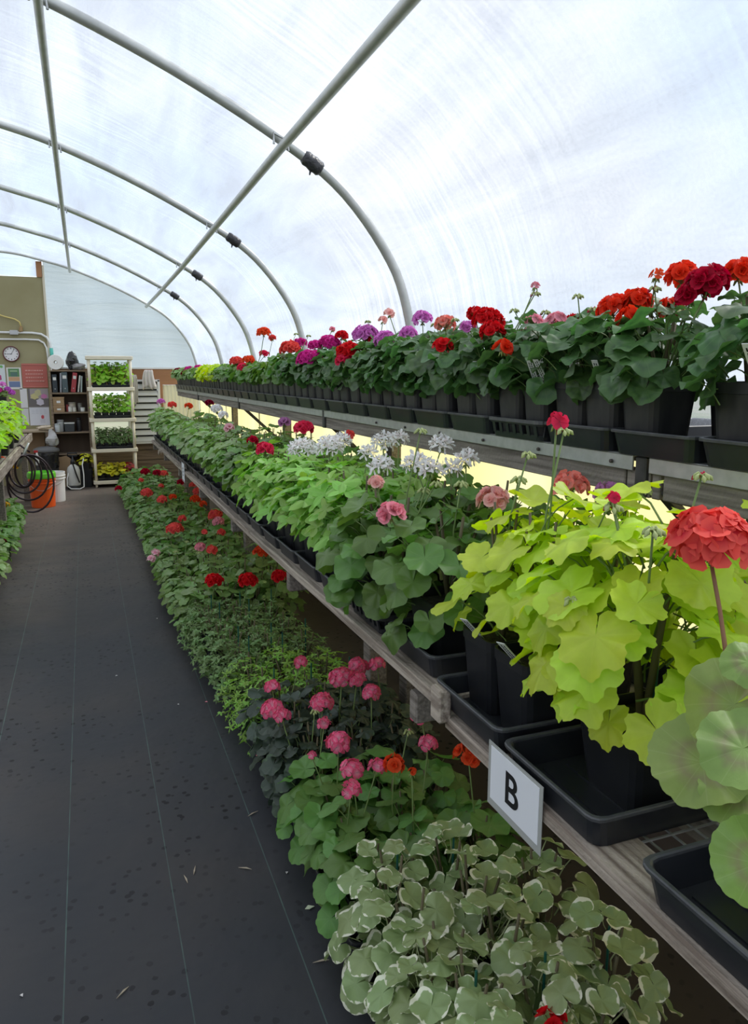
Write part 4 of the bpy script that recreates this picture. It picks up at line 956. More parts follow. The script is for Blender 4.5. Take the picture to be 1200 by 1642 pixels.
for k, z in enumerate(LEV[1:]):
    zz = z + .012
    t = obj('seedling_tray', TRAY, None, (.365, 11.27, zz)); t.scale = (.96, 1.05, .8)
    tag(t, 'black tray of %s on the %s shelf of cream rack' % (names[k], ['top', 'second', 'third', 'bottom'][k]), 'plant tray', 'trays on the cream rack')
    nc = 5
    for i in range(nc):
        x = .365 + (i - (nc - 1) / 2) * .098
        for j, y in enumerate((11.21, 11.33)):
            sp = ['seedling', 'basil', 'fern_dark', 'coleus'][k]
            if k == 3 and i >= 4: sp = 'coleus_red'
            P = potted('G', x, y, zz + .004, sp, w=.092, h=.085, n=[26, 20, 70, 20][k], Rx=[.095, .085, .10, .10][k], Rz=[.25, .23, .20, .13][k], zc0=.03, phimax=[98, 95, 98, 95][k], leafs=[.85, 1.15, 1.0, 1.0][k], far=3, name='potted_seedling')
            P.label = 'small pot of %s, cream rack %s shelf, %s row, %s from left' % (names[k], ['top', 'second', 'third', 'bottom'][k], ['front', 'rear'][j], ORD[i + 1])
            P.group = 'seedling pots on the cream rack'
# ---- dark wooden bookcase
e = empty('bookcase', (-.185, 11.58, 0), 'dark wooden open bookcase with binders and boxes beside cream rack', 'bookcase'); off = (-.185, 11.58, 0)
for x in (-.425, .055): part(MB().box((x, 11.58, .81), (.028, .28, 1.62)), 'side_panel', PLANK, e, off)
part(MB().box((-.185, 11.71, .81), (.47, .012, 1.6)), 'back_panel', DARKW, e, off)
SH = [1.625, 1.315, 1.045, .765, .46, .05]
for z in SH: part(MB().box((-.185, 11.575, z - .011), (.455, .27, .022)), 'shelf', PLANK, e, off)
def binder(x, zb, w, h, col, tilt, lab, spine=True):
    e = empty('ring_binder', (x, 11.55, zb), lab, 'binder', 'binders in the bookcase'); e.rotation_euler = (0, R_(tilt), 0)
    bev(MB().box((0, 0, h / 2), (w, .22, h)).build('cover', [pr('binder_' + lab.split()[0], col, .5)], e), .004)
    if spine: MB().box((0, -.1105, h * .76), (w * .66, .002, h * .16)).build('spine_label', [pr('label_paper', (.75, .74, .7), .6)], e)
    MB().lathe([(.008, 0), (.008, .002)], 8, M=Matrix.Translation((0, -.1105, h * .2)) @ Matrix.Rotation(math.pi / 2, 4, 'X')).build('finger_ring', [GALV], e)
binder(-.365, 1.316, .062, .25, (.030, .040, .048), 0, 'black ring binder at the left end of the bookcase top shelf')
binder(-.295, 1.316, .022, .27, (.30, .31, .34), 3, 'silver thin binder between the dark binders', False)
binder(-.235, 1.316, .075, .28, (.075, .105, .115), 0, 'slate grey ring binder in middle of bookcase shelf')
binder(-.135, 1.32, .062, .272, (.40, .045, .055), 9, 'red ring binder leaning on the bookcase top shelf')
binder(-.068, 1.32, .022, .235, (.62, .60, .55), 9, 'white thin binder leaning beside the red one', False)
binder(-.028, 1.318, .022, .225, (.42, .48, .47), 5, 'pale-green thin folder at right end of the shelf', False)
# card boxes and pots on the second and third shelf
CARD = pr('cardboard', (.36, .235, .125), .85, noise=(8, (.42, .28, .16)))
def carton(x, y, z, d, lab, labels=1):
    e = empty('carton', (x, y, z), lab, 'box', 'cartons in the bookcase')
    bev(MB().box((0, 0, d[2] / 2), d).build('body', [CARD], e), .003)
    bev(MB().box((0, -.002, d[2] - .012), (d[0] + .006, d[1] + .006, .026)).build('lid', [CARD], e), .002)
    MB().box((0, -d[1] / 2 - .004, d[2] * .45), (d[0] * .34, .002, d[2] * .26)).build('sticker', [WHITE], e)
carton(-.335, 11.55, 1.046, (.145, .2, .085), 'lower brown carton with white sticker on second bookcase shelf')
carton(-.335, 11.55, 1.133, (.145, .2, .12), 'upper brown carton with white sticker on second bookcase shelf')
def jar(x, y, z, r, h, col, lab, cat='jar', name='jar', lid=None):
    e = empty(name, (x, y, z), lab, cat, 'jars and tubs in the bookcase')
    MB().lathe([(r * .92, 0), (r, .006), (r, h * .82), (r * .93, h * .86)], 14).build('body', [pr('jar_' + lab.replace(' ', '_')[:30], col, .45)], e, smooth=True)
    MB().lathe([(r * 1.02, h * .85), (r * 1.03, h * .98), (r * .9, h)], 14).build('lid', [pr('lid_' + lab.replace(' ', '_')[:30], lid or tuple(q * .8 for q in col), .5)], e, smooth=True)
jar(-.225, 11.50, 1.046, .018, .10, (.35, .06, .06), 'small red bottle beside the cartons', 'bottle', 'bottle')
jar(-.165, 11.53, 1.046, .05, .13, (.42, .37, .30), 'grey-brown plastic tub on second bookcase shelf', 'tub', 'tub')
jar(-.19, 11.46, 1.046, .026, .075, (.72, .70, .66), 'short white jar in front of the tub')
jar(-.135, 11.46, 1.046, .024, .065, (.66, .62, .55), 'short cream jar in front of the tub')
jar(-.06, 11.52, 1.046, .028, .12, (.20, .19, .17), 'dark jar on second bookcase shelf near rack')
jar(-.025, 11.47, 1.046, .03, .06, (.74, .74, .72), 'low white tub at right end of second shelf', 'tub', 'tub')
def block(name, c, d, mat, lab, cat, group=None, extra=None):
    e = empty(name, (c[0], c[1], c[2]), lab, cat, group)
    bev(MB().box((0, 0, d[2] / 2), d).build('body', [mat], e), .006)
    if extra: extra(e)
    return e
GREY = pr('grey_plastic', (.36, .37, .37), .5); DGREY = pr('dark_grey_box', (.045, .05, .055), .5)
jar(-.335, 11.52, .766, .045, .17, (.42, .43, .43), 'tall grey plastic jug on third bookcase shelf', 'jug', 'jug')
jar(-.375, 11.46, .766, .035, .12, (.62, .66, .68), 'clear plastic cup in front of grey jug', 'cup', 'cup')
block('black_box', (-.215, 11.53, .766), (.13, .15, .115), DGREY, 'dark grey box with white lid on third bookcase shelf', 'box', None, lambda e: MB().box((0, 0, .122), (.135, .155, .014)).build('lid', [WHITE], e))
jar(-.09, 11.55, .766, .032, .19, (.03, .03, .035), 'black bottle on third bookcase shelf', 'bottle', 'bottle')
# on top of the bookcase: paper roll and black bag
ROLLM = pr('tissue_paper', (.84, .82, .78), .9, noise=(60, (.88, .87, .84)))
e = empty('paper_roll', (-.335, 11.55, 1.627), 'white paper towel roll lying on top of the bookcase', 'paper roll'); M = Matrix.Translation((0, 0, .105)) @ Matrix.Rotation(math.pi / 2, 4, 'X')
MB().lathe([(.022, -.11), (.10, -.11), (.104, -.10), (.104, .12), (.10, .13), (.022, .13), (.022, -.11)], 24, M=M, capb=False, capt=False).build('roll', [ROLLM], e, smooth=False)
MB().lathe([(.0215, -.112), (.0215, .132), (.018, .132), (.018, -.112), (.0215, -.112)], 14, M=M, capb=False, capt=False).build('core', [CARD], e)
mb = MB(); mb.v = [(.06 + .02 * i, -.10 + .11 * j * 2, .012 + .05 * math.exp(-.6 * i) + .004 * math.sin(i * 2 + j)) for i in range(8) for j in range(2)]
mb.f = [(2 * i, 2 * i + 2, 2 * i + 3, 2 * i + 1) for i in range(7)]; mb.m = [0] * 7; mb.build('loose_sheet', [ROLLM], e, smooth=True)
def crumple(name, c, rx, ry, rz, mat, seed, knots=True, n=16, m=12, amp=.16, top=.0):
    rg = random.Random(seed); mb = MB(); A = [(rg.uniform(1, 5), rg.uniform(1, 6), rg.uniform(0, 6.3)) for _ in range(7)]
    for k in range(m + 1):
        ph = math.pi * k / m
        for i in range(n):
            th = 2 * math.pi * i / n; q = 1 + amp * sum(math.sin(a * th * 1 // 1 + b * ph + s) if False else math.sin(round(a) * th + b * ph + s) for a, b, s in A) / 3
            z = math.cos(ph); w = math.sin(ph) ** .8 * (1 - top * max(0, z))
            mb.v.append((rx * w * math.cos(th) * q, ry * w * math.sin(th) * q, max(-rz, rz * z * q) + rz))
    for k in range(m):
        for i in range(n): mb.f.append((k * n + i, k * n + (i + 1) % n, (k + 1) * n + (i + 1) % n, (k + 1) * n + i)); mb.m.append(0)
    return mb
BAGM = pr('black_bag_film', (.018, .018, .02), .22, spec=.6, bump=.9, bscale=26)
o = crumple('bag', None, .085, .09, .125, BAGM, 3, top=.35).build('plastic_bag', [BAGM], None, (-.12, 11.54, 1.627)); tag(o, 'crumpled black plastic bag on top of the bookcase', 'bag')
mb = crumple('bag', None, .10, .08, .045, BAGM, 9); o2 = mb.build('loose_end', [pr('grey_bag_film', (.25, .24, .24), .3, bump=.6, bscale=20)], o, (.075, -.03, 0))

# ---- clock
cx, cz = -.903, 1.845; yw = YE - .016
e = empty('wall_clock', (cx, yw, cz), 'round white wall clock with dark red rim on olive panel', 'clock'); M = Matrix.Rotation(math.pi / 2, 4, 'X')
MB().lathe([(.104, 0), (.108, .012), (.108, .028), (.098, .034), (.094, .026), (.094, .014)], 32, M=M, capt=False).build('rim', [pr('maroon_rim', (.13, .03, .035), .4)], e, smooth=True)
MB().lathe([(.094, .0142), (.094, .016)], 32, M=M).build('dial', [pr('dial_white', (.82, .80, .80), .5)], e)
for k in range(12):
    a = k * math.pi / 6; s_ = .012 if k % 3 else .018
    MB().box((math.sin(a) * .076, -.017, math.cos(a) * .076), (.010, .001, s_)).build('hour_mark', [INK], e)
for nm, a, L, w in (('hour_hand', R_(-92), .06, .006), ('minute_hand', R_(32), .075, .004)): MB().bar((-math.sin(a) * .012, -.019, -math.cos(a) * .012), (math.sin(a) * L, -.019, math.cos(a) * L), w, .0015, up=(0, 1, 0)).build(nm, [INK], e)
# ---- conduits, junction box, cord
e = empty('conduit_pipe', (-.45, yw, 2.14), 'upper white conduit bending down beside olive panel, with junction box', 'pipe', 'white conduits on the end wall'); off = Vector((-.45, yw, 2.14))
def bend(pts): return [tuple(Vector(p) - off) for p in pts]
MB().tube(bend([(-1.7, yw - .03, 2.13), (-.95, yw - .03, 2.135), (-.62, yw - .03, 2.135), (-.50, yw - .03, 2.12), (-.43, yw - .03, 2.075), (-.395, yw - .03, 2.0), (-.385, yw - .03, 1.85), (-.385, yw - .03, 1.68)]), .0155, 8).build('pipe', [WHITE], e, smooth=True)
bev(MB().box((-.845 + .45, -.035, -.005), (.105, .06, .06)).build('junction_box', [pr('box_grey', (.52, .52, .53), .5)], e), .004)
MB().tube(bend([(-.385, yw - .03, 1.93), (-.383, yw - .03, 1.79)]), .024, 8).build('teal_sleeve', [pr('teal_plastic', (.10, .52, .42), .4)], e, smooth=True)
e = empty('conduit_pipe', (-.45, yw, 2.04), 'lower white conduit bending down beside the clock', 'pipe', 'white conduits on the end wall'); off = Vector((-.45, yw, 2.04))
MB().tube(bend([(-1.7, yw - .025, 2.035), (-.7, yw - .025, 2.045), (-.54, yw - .025, 2.04), (-.475, yw - .025, 2.0), (-.445, yw - .025, 1.93), (-.435, yw - .025, 1.72)]), .0125, 8).build('pipe', [WHITE], e, smooth=True)
e = empty('extension_cord', (-.75, yw, 2.2), 'yellow extension cord with plug hanging above the conduits', 'cord'); off = Vector((-.75, yw, 2.2))
MB().tube(bend([(-1.5, yw - .03, 2.62), (-1.2, yw - .04, 2.45), (-.96, yw - .04, 2.35), (-.82, yw - .04, 2.315), (-.765, yw - .04, 2.28), (-.75, yw - .04, 2.22)]), .010, 6).build('cable', [pr('yellow_cable', (.72, .58, .20), .5)], e, smooth=True)
MB().tube(bend([(-.75, yw - .03, 2.22), (-.752, yw - .04, 2.15)]), [.02, .024], 8).box((-.018, -.03, -.03), (.02, .04, .06)).build('plug', [pr('brass_brown', (.32, .20, .08), .5)], e)
# ---- posters and notices
def poster(x0, x1, z0, z1, col, lab, shapes, name='poster', y=yw - .004, cat='poster'):
    xc, zc = (x0 + x1) / 2, (z0 + z1) / 2
    e = empty(name, (xc, y, zc), lab, cat, 'notices on the end wall')
    MB().box((0, 0, 0), (x1 - x0, .004, z1 - z0)).build('sheet', [pr('paper_%.2f_%.2f_%.2f' % col, col, .55)], e)
    for i, (nm, u0, u1, v0, v1, c, sh) in enumerate(shapes):
        W_, H_ = x1 - x0, z1 - z0; mb = MB(); uc, vc, a, b = (u0 + u1) / 2 - .5, (v0 + v1) / 2 - .5, (u1 - u0) / 2, (v1 - v0) / 2
        if sh == 'r': P = [(-1, -1), (1, -1), (1, 1), (-1, 1)]
        else:
            rg = random.Random(i + int(x0 * 100)); P = [(math.cos(t * .5236) * (.8 + .2 * (t % 2) + rg.uniform(-.1, .1)), math.sin(t * .5236) * (.8 + .2 * (t % 2) + rg.uniform(-.1, .1))) for t in range(12)]
        mb.prism([((uc + a * p) * W_, (vc + b * q) * H_) for p, q in P], 'y', -.0028 - .0002 * i, -.002); mb.build(nm, [pr('print_%.2f_%.2f_%.2f' % c, c, .6)], e)
rg = random.Random(2); lines = []
for k in range(4):
    u = .14
    while u < .84: w_ = rg.uniform(.03, .09); lines.append(('line_of_writing', u, u + w_, .70 - .145 * k, .735 - .145 * k, (.72, .42, .36), 'r')); u += w_ + .025
poster(-.79, -.462, 1.378, 1.715, (.50, .135, .105), 'large red notice board with rows of pale writing', lines + [('bar', .0, 1, .03, .055, (.62, .25, .2), 'r'), ('bar', 0, 1, .945, .965, (.62, .25, .2), 'r')], 'notice_board', cat='notice')
poster(-.735, -.470, 1.115, 1.367, (.16, .145, .14), 'photo print of lilies in a white vase below red notice', [('top', .1, 1, .45, 1, (.38, .33, .33), 'r'), ('flower', .10, .55, .38, .75, (.62, .56, .26), 'b'), ('flower', .30, .68, .55, .98, (.55, .52, .28), 'b'), ('flower', .6, .95, .42, .72, (.62, .22, .45), 'b'), ('vase', .36, .78, .04, .46, (.66, .62, .70), 'b')])
poster(-.735, -.475, .850, 1.110, (.72, .73, .78), 'pale poster with a small red flower above the table', [('flower', .56, .74, .34, .58, (.55, .08, .10), 'b'), ('pot', .52, .76, .12, .34, (.62, .62, .68), 'r'), ('edge', 0, 1, .96, 1, (.5, .5, .55), 'r')] + [('line_of_writing', .12 + .2 * (k % 4), .26 + .2 * (k % 4), .64 + .09 * (k // 4), .66 + .09 * (k // 4), (.55, .57, .62), 'r') for k in range(12)])
poster(-.835, -.745, 1.10, 1.37, (.74, .73, .72), 'blank white sheet left of the lily print', [])
poster(-.835, -.745, .86, 1.09, (.66, .66, .66), 'lower blank white sheet left of pale poster', [])
poster(-.985, -.80, 1.36, 1.66, (.74, .72, .68), 'white framed poster with green and orange panels', [('panel', .12, .88, .58, .95, (.12, .28, .11), 'r'), ('panel', .12, .88, .38, .57, (.60, .36, .20), 'r'), ('panel', .12, .88, .10, .36, (.16, .22, .38), 'r'), ('line_of_writing', .25, .75, .82, .86, (.45, .55, .4), 'r'), ('panel', .28, .74, .6, .78, (.10, .19, .16), 'r')])
poster(-1.30, -1.0, 1.34, 1.70, (.66, .72, .72), 'pale poster with green dot and red petals at left edge', [('dot', .78, .93, .86, .98, (.16, .42, .12), 'b'), ('flower', .55, .85, .35, .65, (.45, .06, .20), 'b')])

# ---- work table under the posters, bag, spray bottle, trash can
e = empty('work_table', (-.75, 11.55, 0), 'small plain wooden work table under the posters', 'table'); off = (-.75, 11.55, 0)
part(MB().box((-.76, 11.52, .79), (.56, .36, .028)), 'table_top', pr('pale_wood', (.42, .33, .22), .7, noise=(6, (.5, .41, .29), (.2, 1, 1))), e, off)
part(MB().box((-.78, 11.66, .60), (.44, .02, .33)), 'back_board', pr('ply_brown', (.30, .19, .10), .7, noise=(5, (.36, .24, .14), (.2, 1, 1))), e, off)
for x in (-1.01, -.51):
    for y in (11.37, 11.67): part(MB().box((x, y, .39), (.04, .04, .776)), 'leg', PLANK, e, off)
WBAG = pr('white_bag_film', (.62, .61, .60), .35, bump=.8, bscale=22, trans=.2)
o = crumple('bag', None, .085, .07, .105, WBAG, 12, amp=.22, top=.6).build('plastic_bag', [WBAG], None, (-.445, 11.28, .59)); tag(o, 'white plastic bag hanging at the table corner', 'bag')
MB().tube([(-.02, .04, .2), (-.05, .05, .24), (-.08, .06, .22)], .008, 5).build('handle', [WBAG], o)
CLOTH = pr('cream_cloth', (.66, .55, .42), .85, bump=.6, bscale=30)
o = crumple('cloth', None, .10, .07, .03, CLOTH, 5, amp=.25).build('cloth', [CLOTH], None, (-.53, 11.36, .806)); tag(o, 'crumpled cream cloth on the table edge', 'cloth')
e = empty('trash_can', (-.53, 11.22, 0), 'black waste bin lined with shiny black bag behind the orange bucket', 'waste bin')
MB().lathe([(.125, 0), (.145, .30), (.15, .5), (.143, .5), (.13, .05)], 20, capt=False).build('can', [DGREY], e, smooth=True)
MB().lathe([(.152, .30), (.158, .36), (.153, .42), (.16, .47), (.158, .515), (.148, .525)], 22, capb=False, capt=False).build('bag_liner', [BAGM], e, smooth=True)
MB().lathe([(.165, .515), (.17, .53), (.165, .56), (.10, .585), (.02, .59)], 24).build('lid', [pr('bin_lid', (.13, .13, .13), .5)], e, smooth=True)
e = empty('spray_bottle', (-.64, 11.0, .36), 'white spray bottle with red top hanging by the bench', 'bottle')
MB().lathe([(.02, 0), (.024, .01), (.024, .12), (.012, .15), (.012, .17)], 12).build('body', [WHITE], e, smooth=True)
MB().box((-.01, 0, .185), (.05, .02, .03)).build('trigger_head', [pr('red_plastic', (.55, .03, .03), .4)], e)
o = bev(MB().prism([(-.10, 0), (.10, 0), (.10, .36), (.02, .44), (-.09, .42)], 'y', -.006, .006).build('cardboard_sheet', [CARD], None, (-.30, 11.36, 0)), .001); o.rotation_euler = (R_(-9), 0, 0); tag(o, 'brown cardboard sheet leaning against the bookcase', 'cardboard')
# ---- pump sprayer, black crate
e = empty('pump_sprayer', (-.20, 11.08, 0), 'white pump sprayer with black handle and looped hose', 'sprayer')
MB().lathe([(.085, 0), (.09, .01), (.09, .05), (.085, .055)], 20).build('base', [BLACKP], e, smooth=True)
MB().lathe([(.082, .05), (.085, .07), (.085, .26), (.07, .31), (.035, .34), (.03, .36)], 20).build('tank', [pr('translucent_tank', (.72, .72, .69), .4, trans=.2)], e, smooth=True)
MB().lathe([(.035, .35), (.03, .40), (.015, .41), (.012, .46)], 12).tube([(-.06, 0, .46), (-.06, 0, .50), (.06, 0, .50), (.06, 0, .46), (-.06, 0, .46)], .012, 6).build('pump_handle', [BLACKP], e, smooth=True)
MB().tube([(.0, -.095, .36), (.035, -.10, .22), (.07, -.10, .10)], .011, 6).build('wand', [BLACKP], e)
MB().tube([(-.03, -.03, .34), (-.085, -.06, .16), (-.09, -.10, .06), (-.04, -.12, .02), (.07, -.12, .015), (.125, -.10, .04), (.13, -.08, .2), (.12, -.04, .34), (.14, 0, .42)], .0085, 6).build('hose', [WHITE], e, smooth=True)
e = empty('storage_crate', (-.10, 11.3, 0), 'black plastic crate with a dark plant between sprayer and rack', 'crate')
MB().loft([(.13, .10, 0), (.15, .12, .24), (.155, .125, .24), (.155, .125, .26), (.145, .115, .26), (.13, .1, .02)], .02, 3).build('crate', [BLACKP], e)
P = potted('G', -.03, 11.20, .26, 'coleus', w=.09, h=.08, n=14, Rx=.10, Rz=.10, far=3, name='potted_coleus', pot=True); P.label = 'dark leafy potted plant standing on the black crate'; P.group = None
# ---- buckets
def bucket(x, y, col, lab, lidc=None, H=.37, R0=.13, R1=.148):
    e = empty('bucket', (x, y, 0), lab, 'bucket', 'buckets by the aisle')
    bm = pr('bucket_' + lab.split()[0], col, .38)
    MB().lathe([(R0, 0), (R0 + .004, .006), (R1 - .006, H - .085), (R1 + .004, H - .083), (R1 + .004, H - .075), (R1 - .004, H - .073), (R1 - .003, H - .05), (R1 + .006, H - .048), (R1 + .006, H - .04), (R1, H - .038), (R1 + .001, H), (R1 - .006, H), (R0 - .004, .02)], 32).build('body', [bm], e, smooth=False)
    MB().tube([((R1 + .008) * math.cos(R_(a)), (R1 + .008) * math.sin(R_(a)), H - .06 - .10 * math.sin(R_(a - 180)) ** 2) for a in range(190, 351, 16)], .003, 5).build('bail_handle', [GALV], e)
    if lidc:
        lm = pr('lid_bright_green', lidc, .4)
        MB().lathe([(R1 + .010, H - .02), (R1 + .013, H + .0), (R1 + .011, H + .035), (R1 + .004, H + .05), (R1 - .006, H + .05), (R1 - .010, H + .03), (R1 - .012, H + .018)], 32, capb=False).build('lid', [lm], e, smooth=False)
    return e
bucket(-.535, 9.72, (.80, .105, .012), 'orange plastic bucket with bright green lid at left of aisle', (.16, .62, .04))
e = bucket(-.43, 10.08, (.80, .80, .80), 'white plastic bucket behind the orange bucket')
for (dz, h_, c_, w_) in ((.26, .03, (.10, .10, .3), .02), (.20, .05, (.35, .08, .12), .016), (.15, .035, (.05, .12, .45), .022), (.06, .06, (.5, .5, .55), .012)):
    a = R_(-62); MB().box((0, 0, 0), (.0015, w_ * 1.6, h_), M=Matrix.Translation((.1445 * math.cos(a) * (.9 + dz * .25), .1445 * math.sin(a) * (.9 + dz * .25), dz)) @ Matrix.Rotation(a, 4, 'Z')).build('printed_mark', [pr('mark_%.2f_%.2f' % (c_[0], c_[2]), c_, .5)], e)
# ---- slatted white shutter and hanging cloths
e = empty('slatted_shutter', (.83, 11.66, .56), 'white slatted ventilation shutter set in the end wall', 'shutter'); off = Vector((.83, 11.66, .56))
for x in (.605, 1.045): part(MB().box((x, 11.66, 1.02), (.035, .06, .93)), 'frame_side', WHITE, e, off)
for z in (.565, 1.475): part(MB().box((.825, 11.66, z), (.475, .06, .03)), 'frame_rail', WHITE, e, off)
SL = pr('slat_white', (.66, .66, .64), .45)
part(MB().box((.825, 11.70, 1.02), (.40, .008, .90)), 'slat_gap_shade', DGREY, e, off)  # dark sheet added behind the slats to give shade lines in the gaps
for k in range(9):
    z = .62 + .0965 * k; part(MB().prism([(-.034, -.034), (-.028, -.040), (.008, .026), (.0, .034), (-.018, .008)], 'x', .625, 1.025), 'slat', SL, e, (0, 0, 0), w=0).location = (0 - .83, 0, z - .56)
LINEN = pr('white_linen', (.80, .74, .70), .9, bump=.5, bscale=30, trans=.15)
def hung(x, y, z, w, h, seed, lab):
    rg = random.Random(seed); mb = MB(); n, m = 14, 8
    for k in range(m + 1):
        for i in range(n + 1):
            u = i / n - .5; v = k / m; ww = w * (.55 + .45 * v ** .6)
            mb.v.append((u * ww + .01 * math.sin(v * 4 + seed), .022 * math.sin(u * 21 + seed) * (.3 + v) - .01 * v, -h * v * (1 + .10 * math.sin(u * 9 + seed * 2)))); 
    for k in range(m):
        for i in range(n): a = k * (n + 1) + i; mb.f.append((a, a + 1, a + n + 2, a + n + 1)); mb.m.append(0)
    o = mb.build('hanging_cloth', [LINEN], None, (x, y, z), smooth=True); md = o.modifiers.new('thick', 'SOLIDIFY'); md.thickness = .004
    tag(o, lab, 'cloth', 'cloths hung on the shutter')
    MB().lathe([(.006, 0), (.006, .03)], 6, M=Matrix.Translation((0, .03, -.008)) @ Matrix.Rotation(math.pi / 2, 4, 'X')).build('peg', [GALV], o)
hung(.905, 11.58, 1.63, .20, .26, 3, 'white cloth hanging over the top of the slatted shutter')
hung(.70, 11.58, 1.56, .10, .42, 7, 'long white cloth hanging beside the cream rack')
hung(1.00, 11.58, .66, .05, .26, 5, 'narrow white strip hanging below the shutter corner')

# ================================================================== LEFT SIDE
lb = empty('plant_bench', (-.65, 7.0, 0), 'wooden plant bench left of the aisle, far end in view', 'bench'); off = Vector((-.65, 7.0, 0))
lp = lambda mb, n, m: part(mb, n, m, lb, off, w=.004)
lp(MB().box((-.66, 7.3, .79), (.04, 6.2, .09)), 'edge_board', WOOD)
lp(MB().box((-1.55, 7.3, .79), (.04, 6.2, .07)), 'edge_board', WOODX)
for k in range(7): lp(MB().box((-1.1, 4.35 + k * .985, .775), (.86, .045, .07)), 'cross_beam', WOODX)
for k in range(7): lp(MB().box((-.74 - .125 * k, 7.3, .822), (.09, 6.2, .018)), 'deck_slat', WOODX)
for y in (4.4, 7.2, 10.2):
    for x in (-.74, -1.5): lp(MB().box((x, y, .37), (.07, .07, .74)), 'leg', WOODX)
rr = random.Random(44); k = 0
for y in (5.9, 6.25, 6.6, 6.95, 7.3, 7.65, 8.0, 8.35, 8.7, 9.05, 9.4):
    for x in (-.76, -.98):
        k += 1; tall = y > 6.5 and x < -.7
        P = potted('G', x + rr.uniform(-.02, .02), y, .832, 'seedling' if k % 3 else 'basil', w=.14, h=.14, n=34 if tall else 26, Rx=.15, Rz=.30 if tall else .2, zc0=.05, phimax=100, leafs=1.25, far=7.5, name='potted_vegetable')
        P.row2 = 'left bench'; P.side = x
k = 0
for y in (4.95, 5.25, 5.55, 5.85, 6.15, 6.45, 6.75, 7.05, 7.35, 7.65, 7.95, 8.25):
    P = potted('G', -.755 + rr.uniform(-.02, .02) - (.03 if y < 6 else 0), y, 0, 'zonal_bright' if y > 6.6 else 'sage', w=.14, h=.15, n=36, Rx=.15, Rz=.17, zc0=.05, far=7.0, tagp=.5, lean=(.02, 0, 0)); P.row2 = 'left floor'
for (x, y, d, c_, kd) in ((10, 808, 12, 'mustard', 'single'), (5, 867, 12, 'rose', 'single')):
    p = atX(x, y, -.70); Q = [q for q in PLANTS['G'] if getattr(q, 'row2', '') == 'left floor']; P = min(Q, key=lambda q: (q.pos - p).length); flower_head(P.e, P.top, p - P.pos, d / 2 * proj(p)[2] / F, c_, kd, n=4, fr=.02); P.heads.append(c_)
for (x, y, c_) in ((8, 710, 'mustard'), (25, 748, 'mustard'), (3, 735, 'orange')):
    p = atX(x, y, -.72); Q = [q for q in PLANTS['G'] if getattr(q, 'row2', '') == 'left bench']; P = min(Q, key=lambda q: (q.pos - p).length); flower_head(P.e, P.top, p - P.pos, .028, c_, 'single', n=4, fr=.026); P.heads.append(c_)
# tan box with a pot of purple flowers, on the bench
e = empty('carton', (-.99, 10.18, .832), 'large tan carton at the far end of the left bench', 'box')
bev(MB().box((0, 0, .18), (.42, .30, .36)).build('body', [CARD], e), .004); MB().box((0, -.152, .355), (.42, .003, .02)).build('flap_edge', [CARD], e)
P = potted('G', -.93, 10.16, 1.197, 'sage', w=.11, h=.10, n=16, Rx=.10, Rz=.08, far=3, name='potted_flower'); P.label = 'potted plant with purple-pink flowers standing on the tan carton'; P.group = None
for dx, dz, c_ in ((-.06, .22, 'violet'), (.03, .26, 'orchid'), (.08, .20, 'violet'), (-.01, .19, 'magenta'), (-.09, .17, 'orchid'), (.12, .16, 'violet')): flower_head(P.e, P.top, Vector((dx, -.06, dz)), .05, c_, 'single', fr=.022, near=False)
# hose coil hung at the bench edge
e = empty('garden_hose', (-.62, 8.5, .35), 'dark purple garden hose hung in loose loops on left bench edge', 'hose'); HM = pr('hose_rubber', (.035, .018, .024), .4)
rg = random.Random(3)
for k, (rx, rz_, dx, tw) in enumerate(((.20, .24, .0, 0), (.17, .20, -.03, .3), (.13, .17, -.05, -.3), (.22, .30, .03, .15), (.09, .16, -.03, .6))):
    pts = []
    for i in range(28):
        a = 2 * math.pi * i / 28; x = rx * math.sin(a) + dx; z = .40 - rz_ + rz_ * math.cos(a) - .0; pts.append((x * math.cos(tw) + .02, x * math.sin(tw) - .02 * k + .015 * math.sin(2 * a), z))
    MB().tube(pts, .0105, 7, closed=True).build('loop', [HM], e, smooth=True)
MB().tube([(.0, -.02, .40), (-.08, -.02, .46), (-.03, .0, .50), (.06, .02, .42)], .011, 7).build('loose_end', [HM], e, smooth=True)
MB().tube([(-.06, -.03, .28), (.0, -.03, .40), (.06, -.02, .52)], [.014, .017, .011], 8).build('nozzle', [GALV], e, smooth=True)
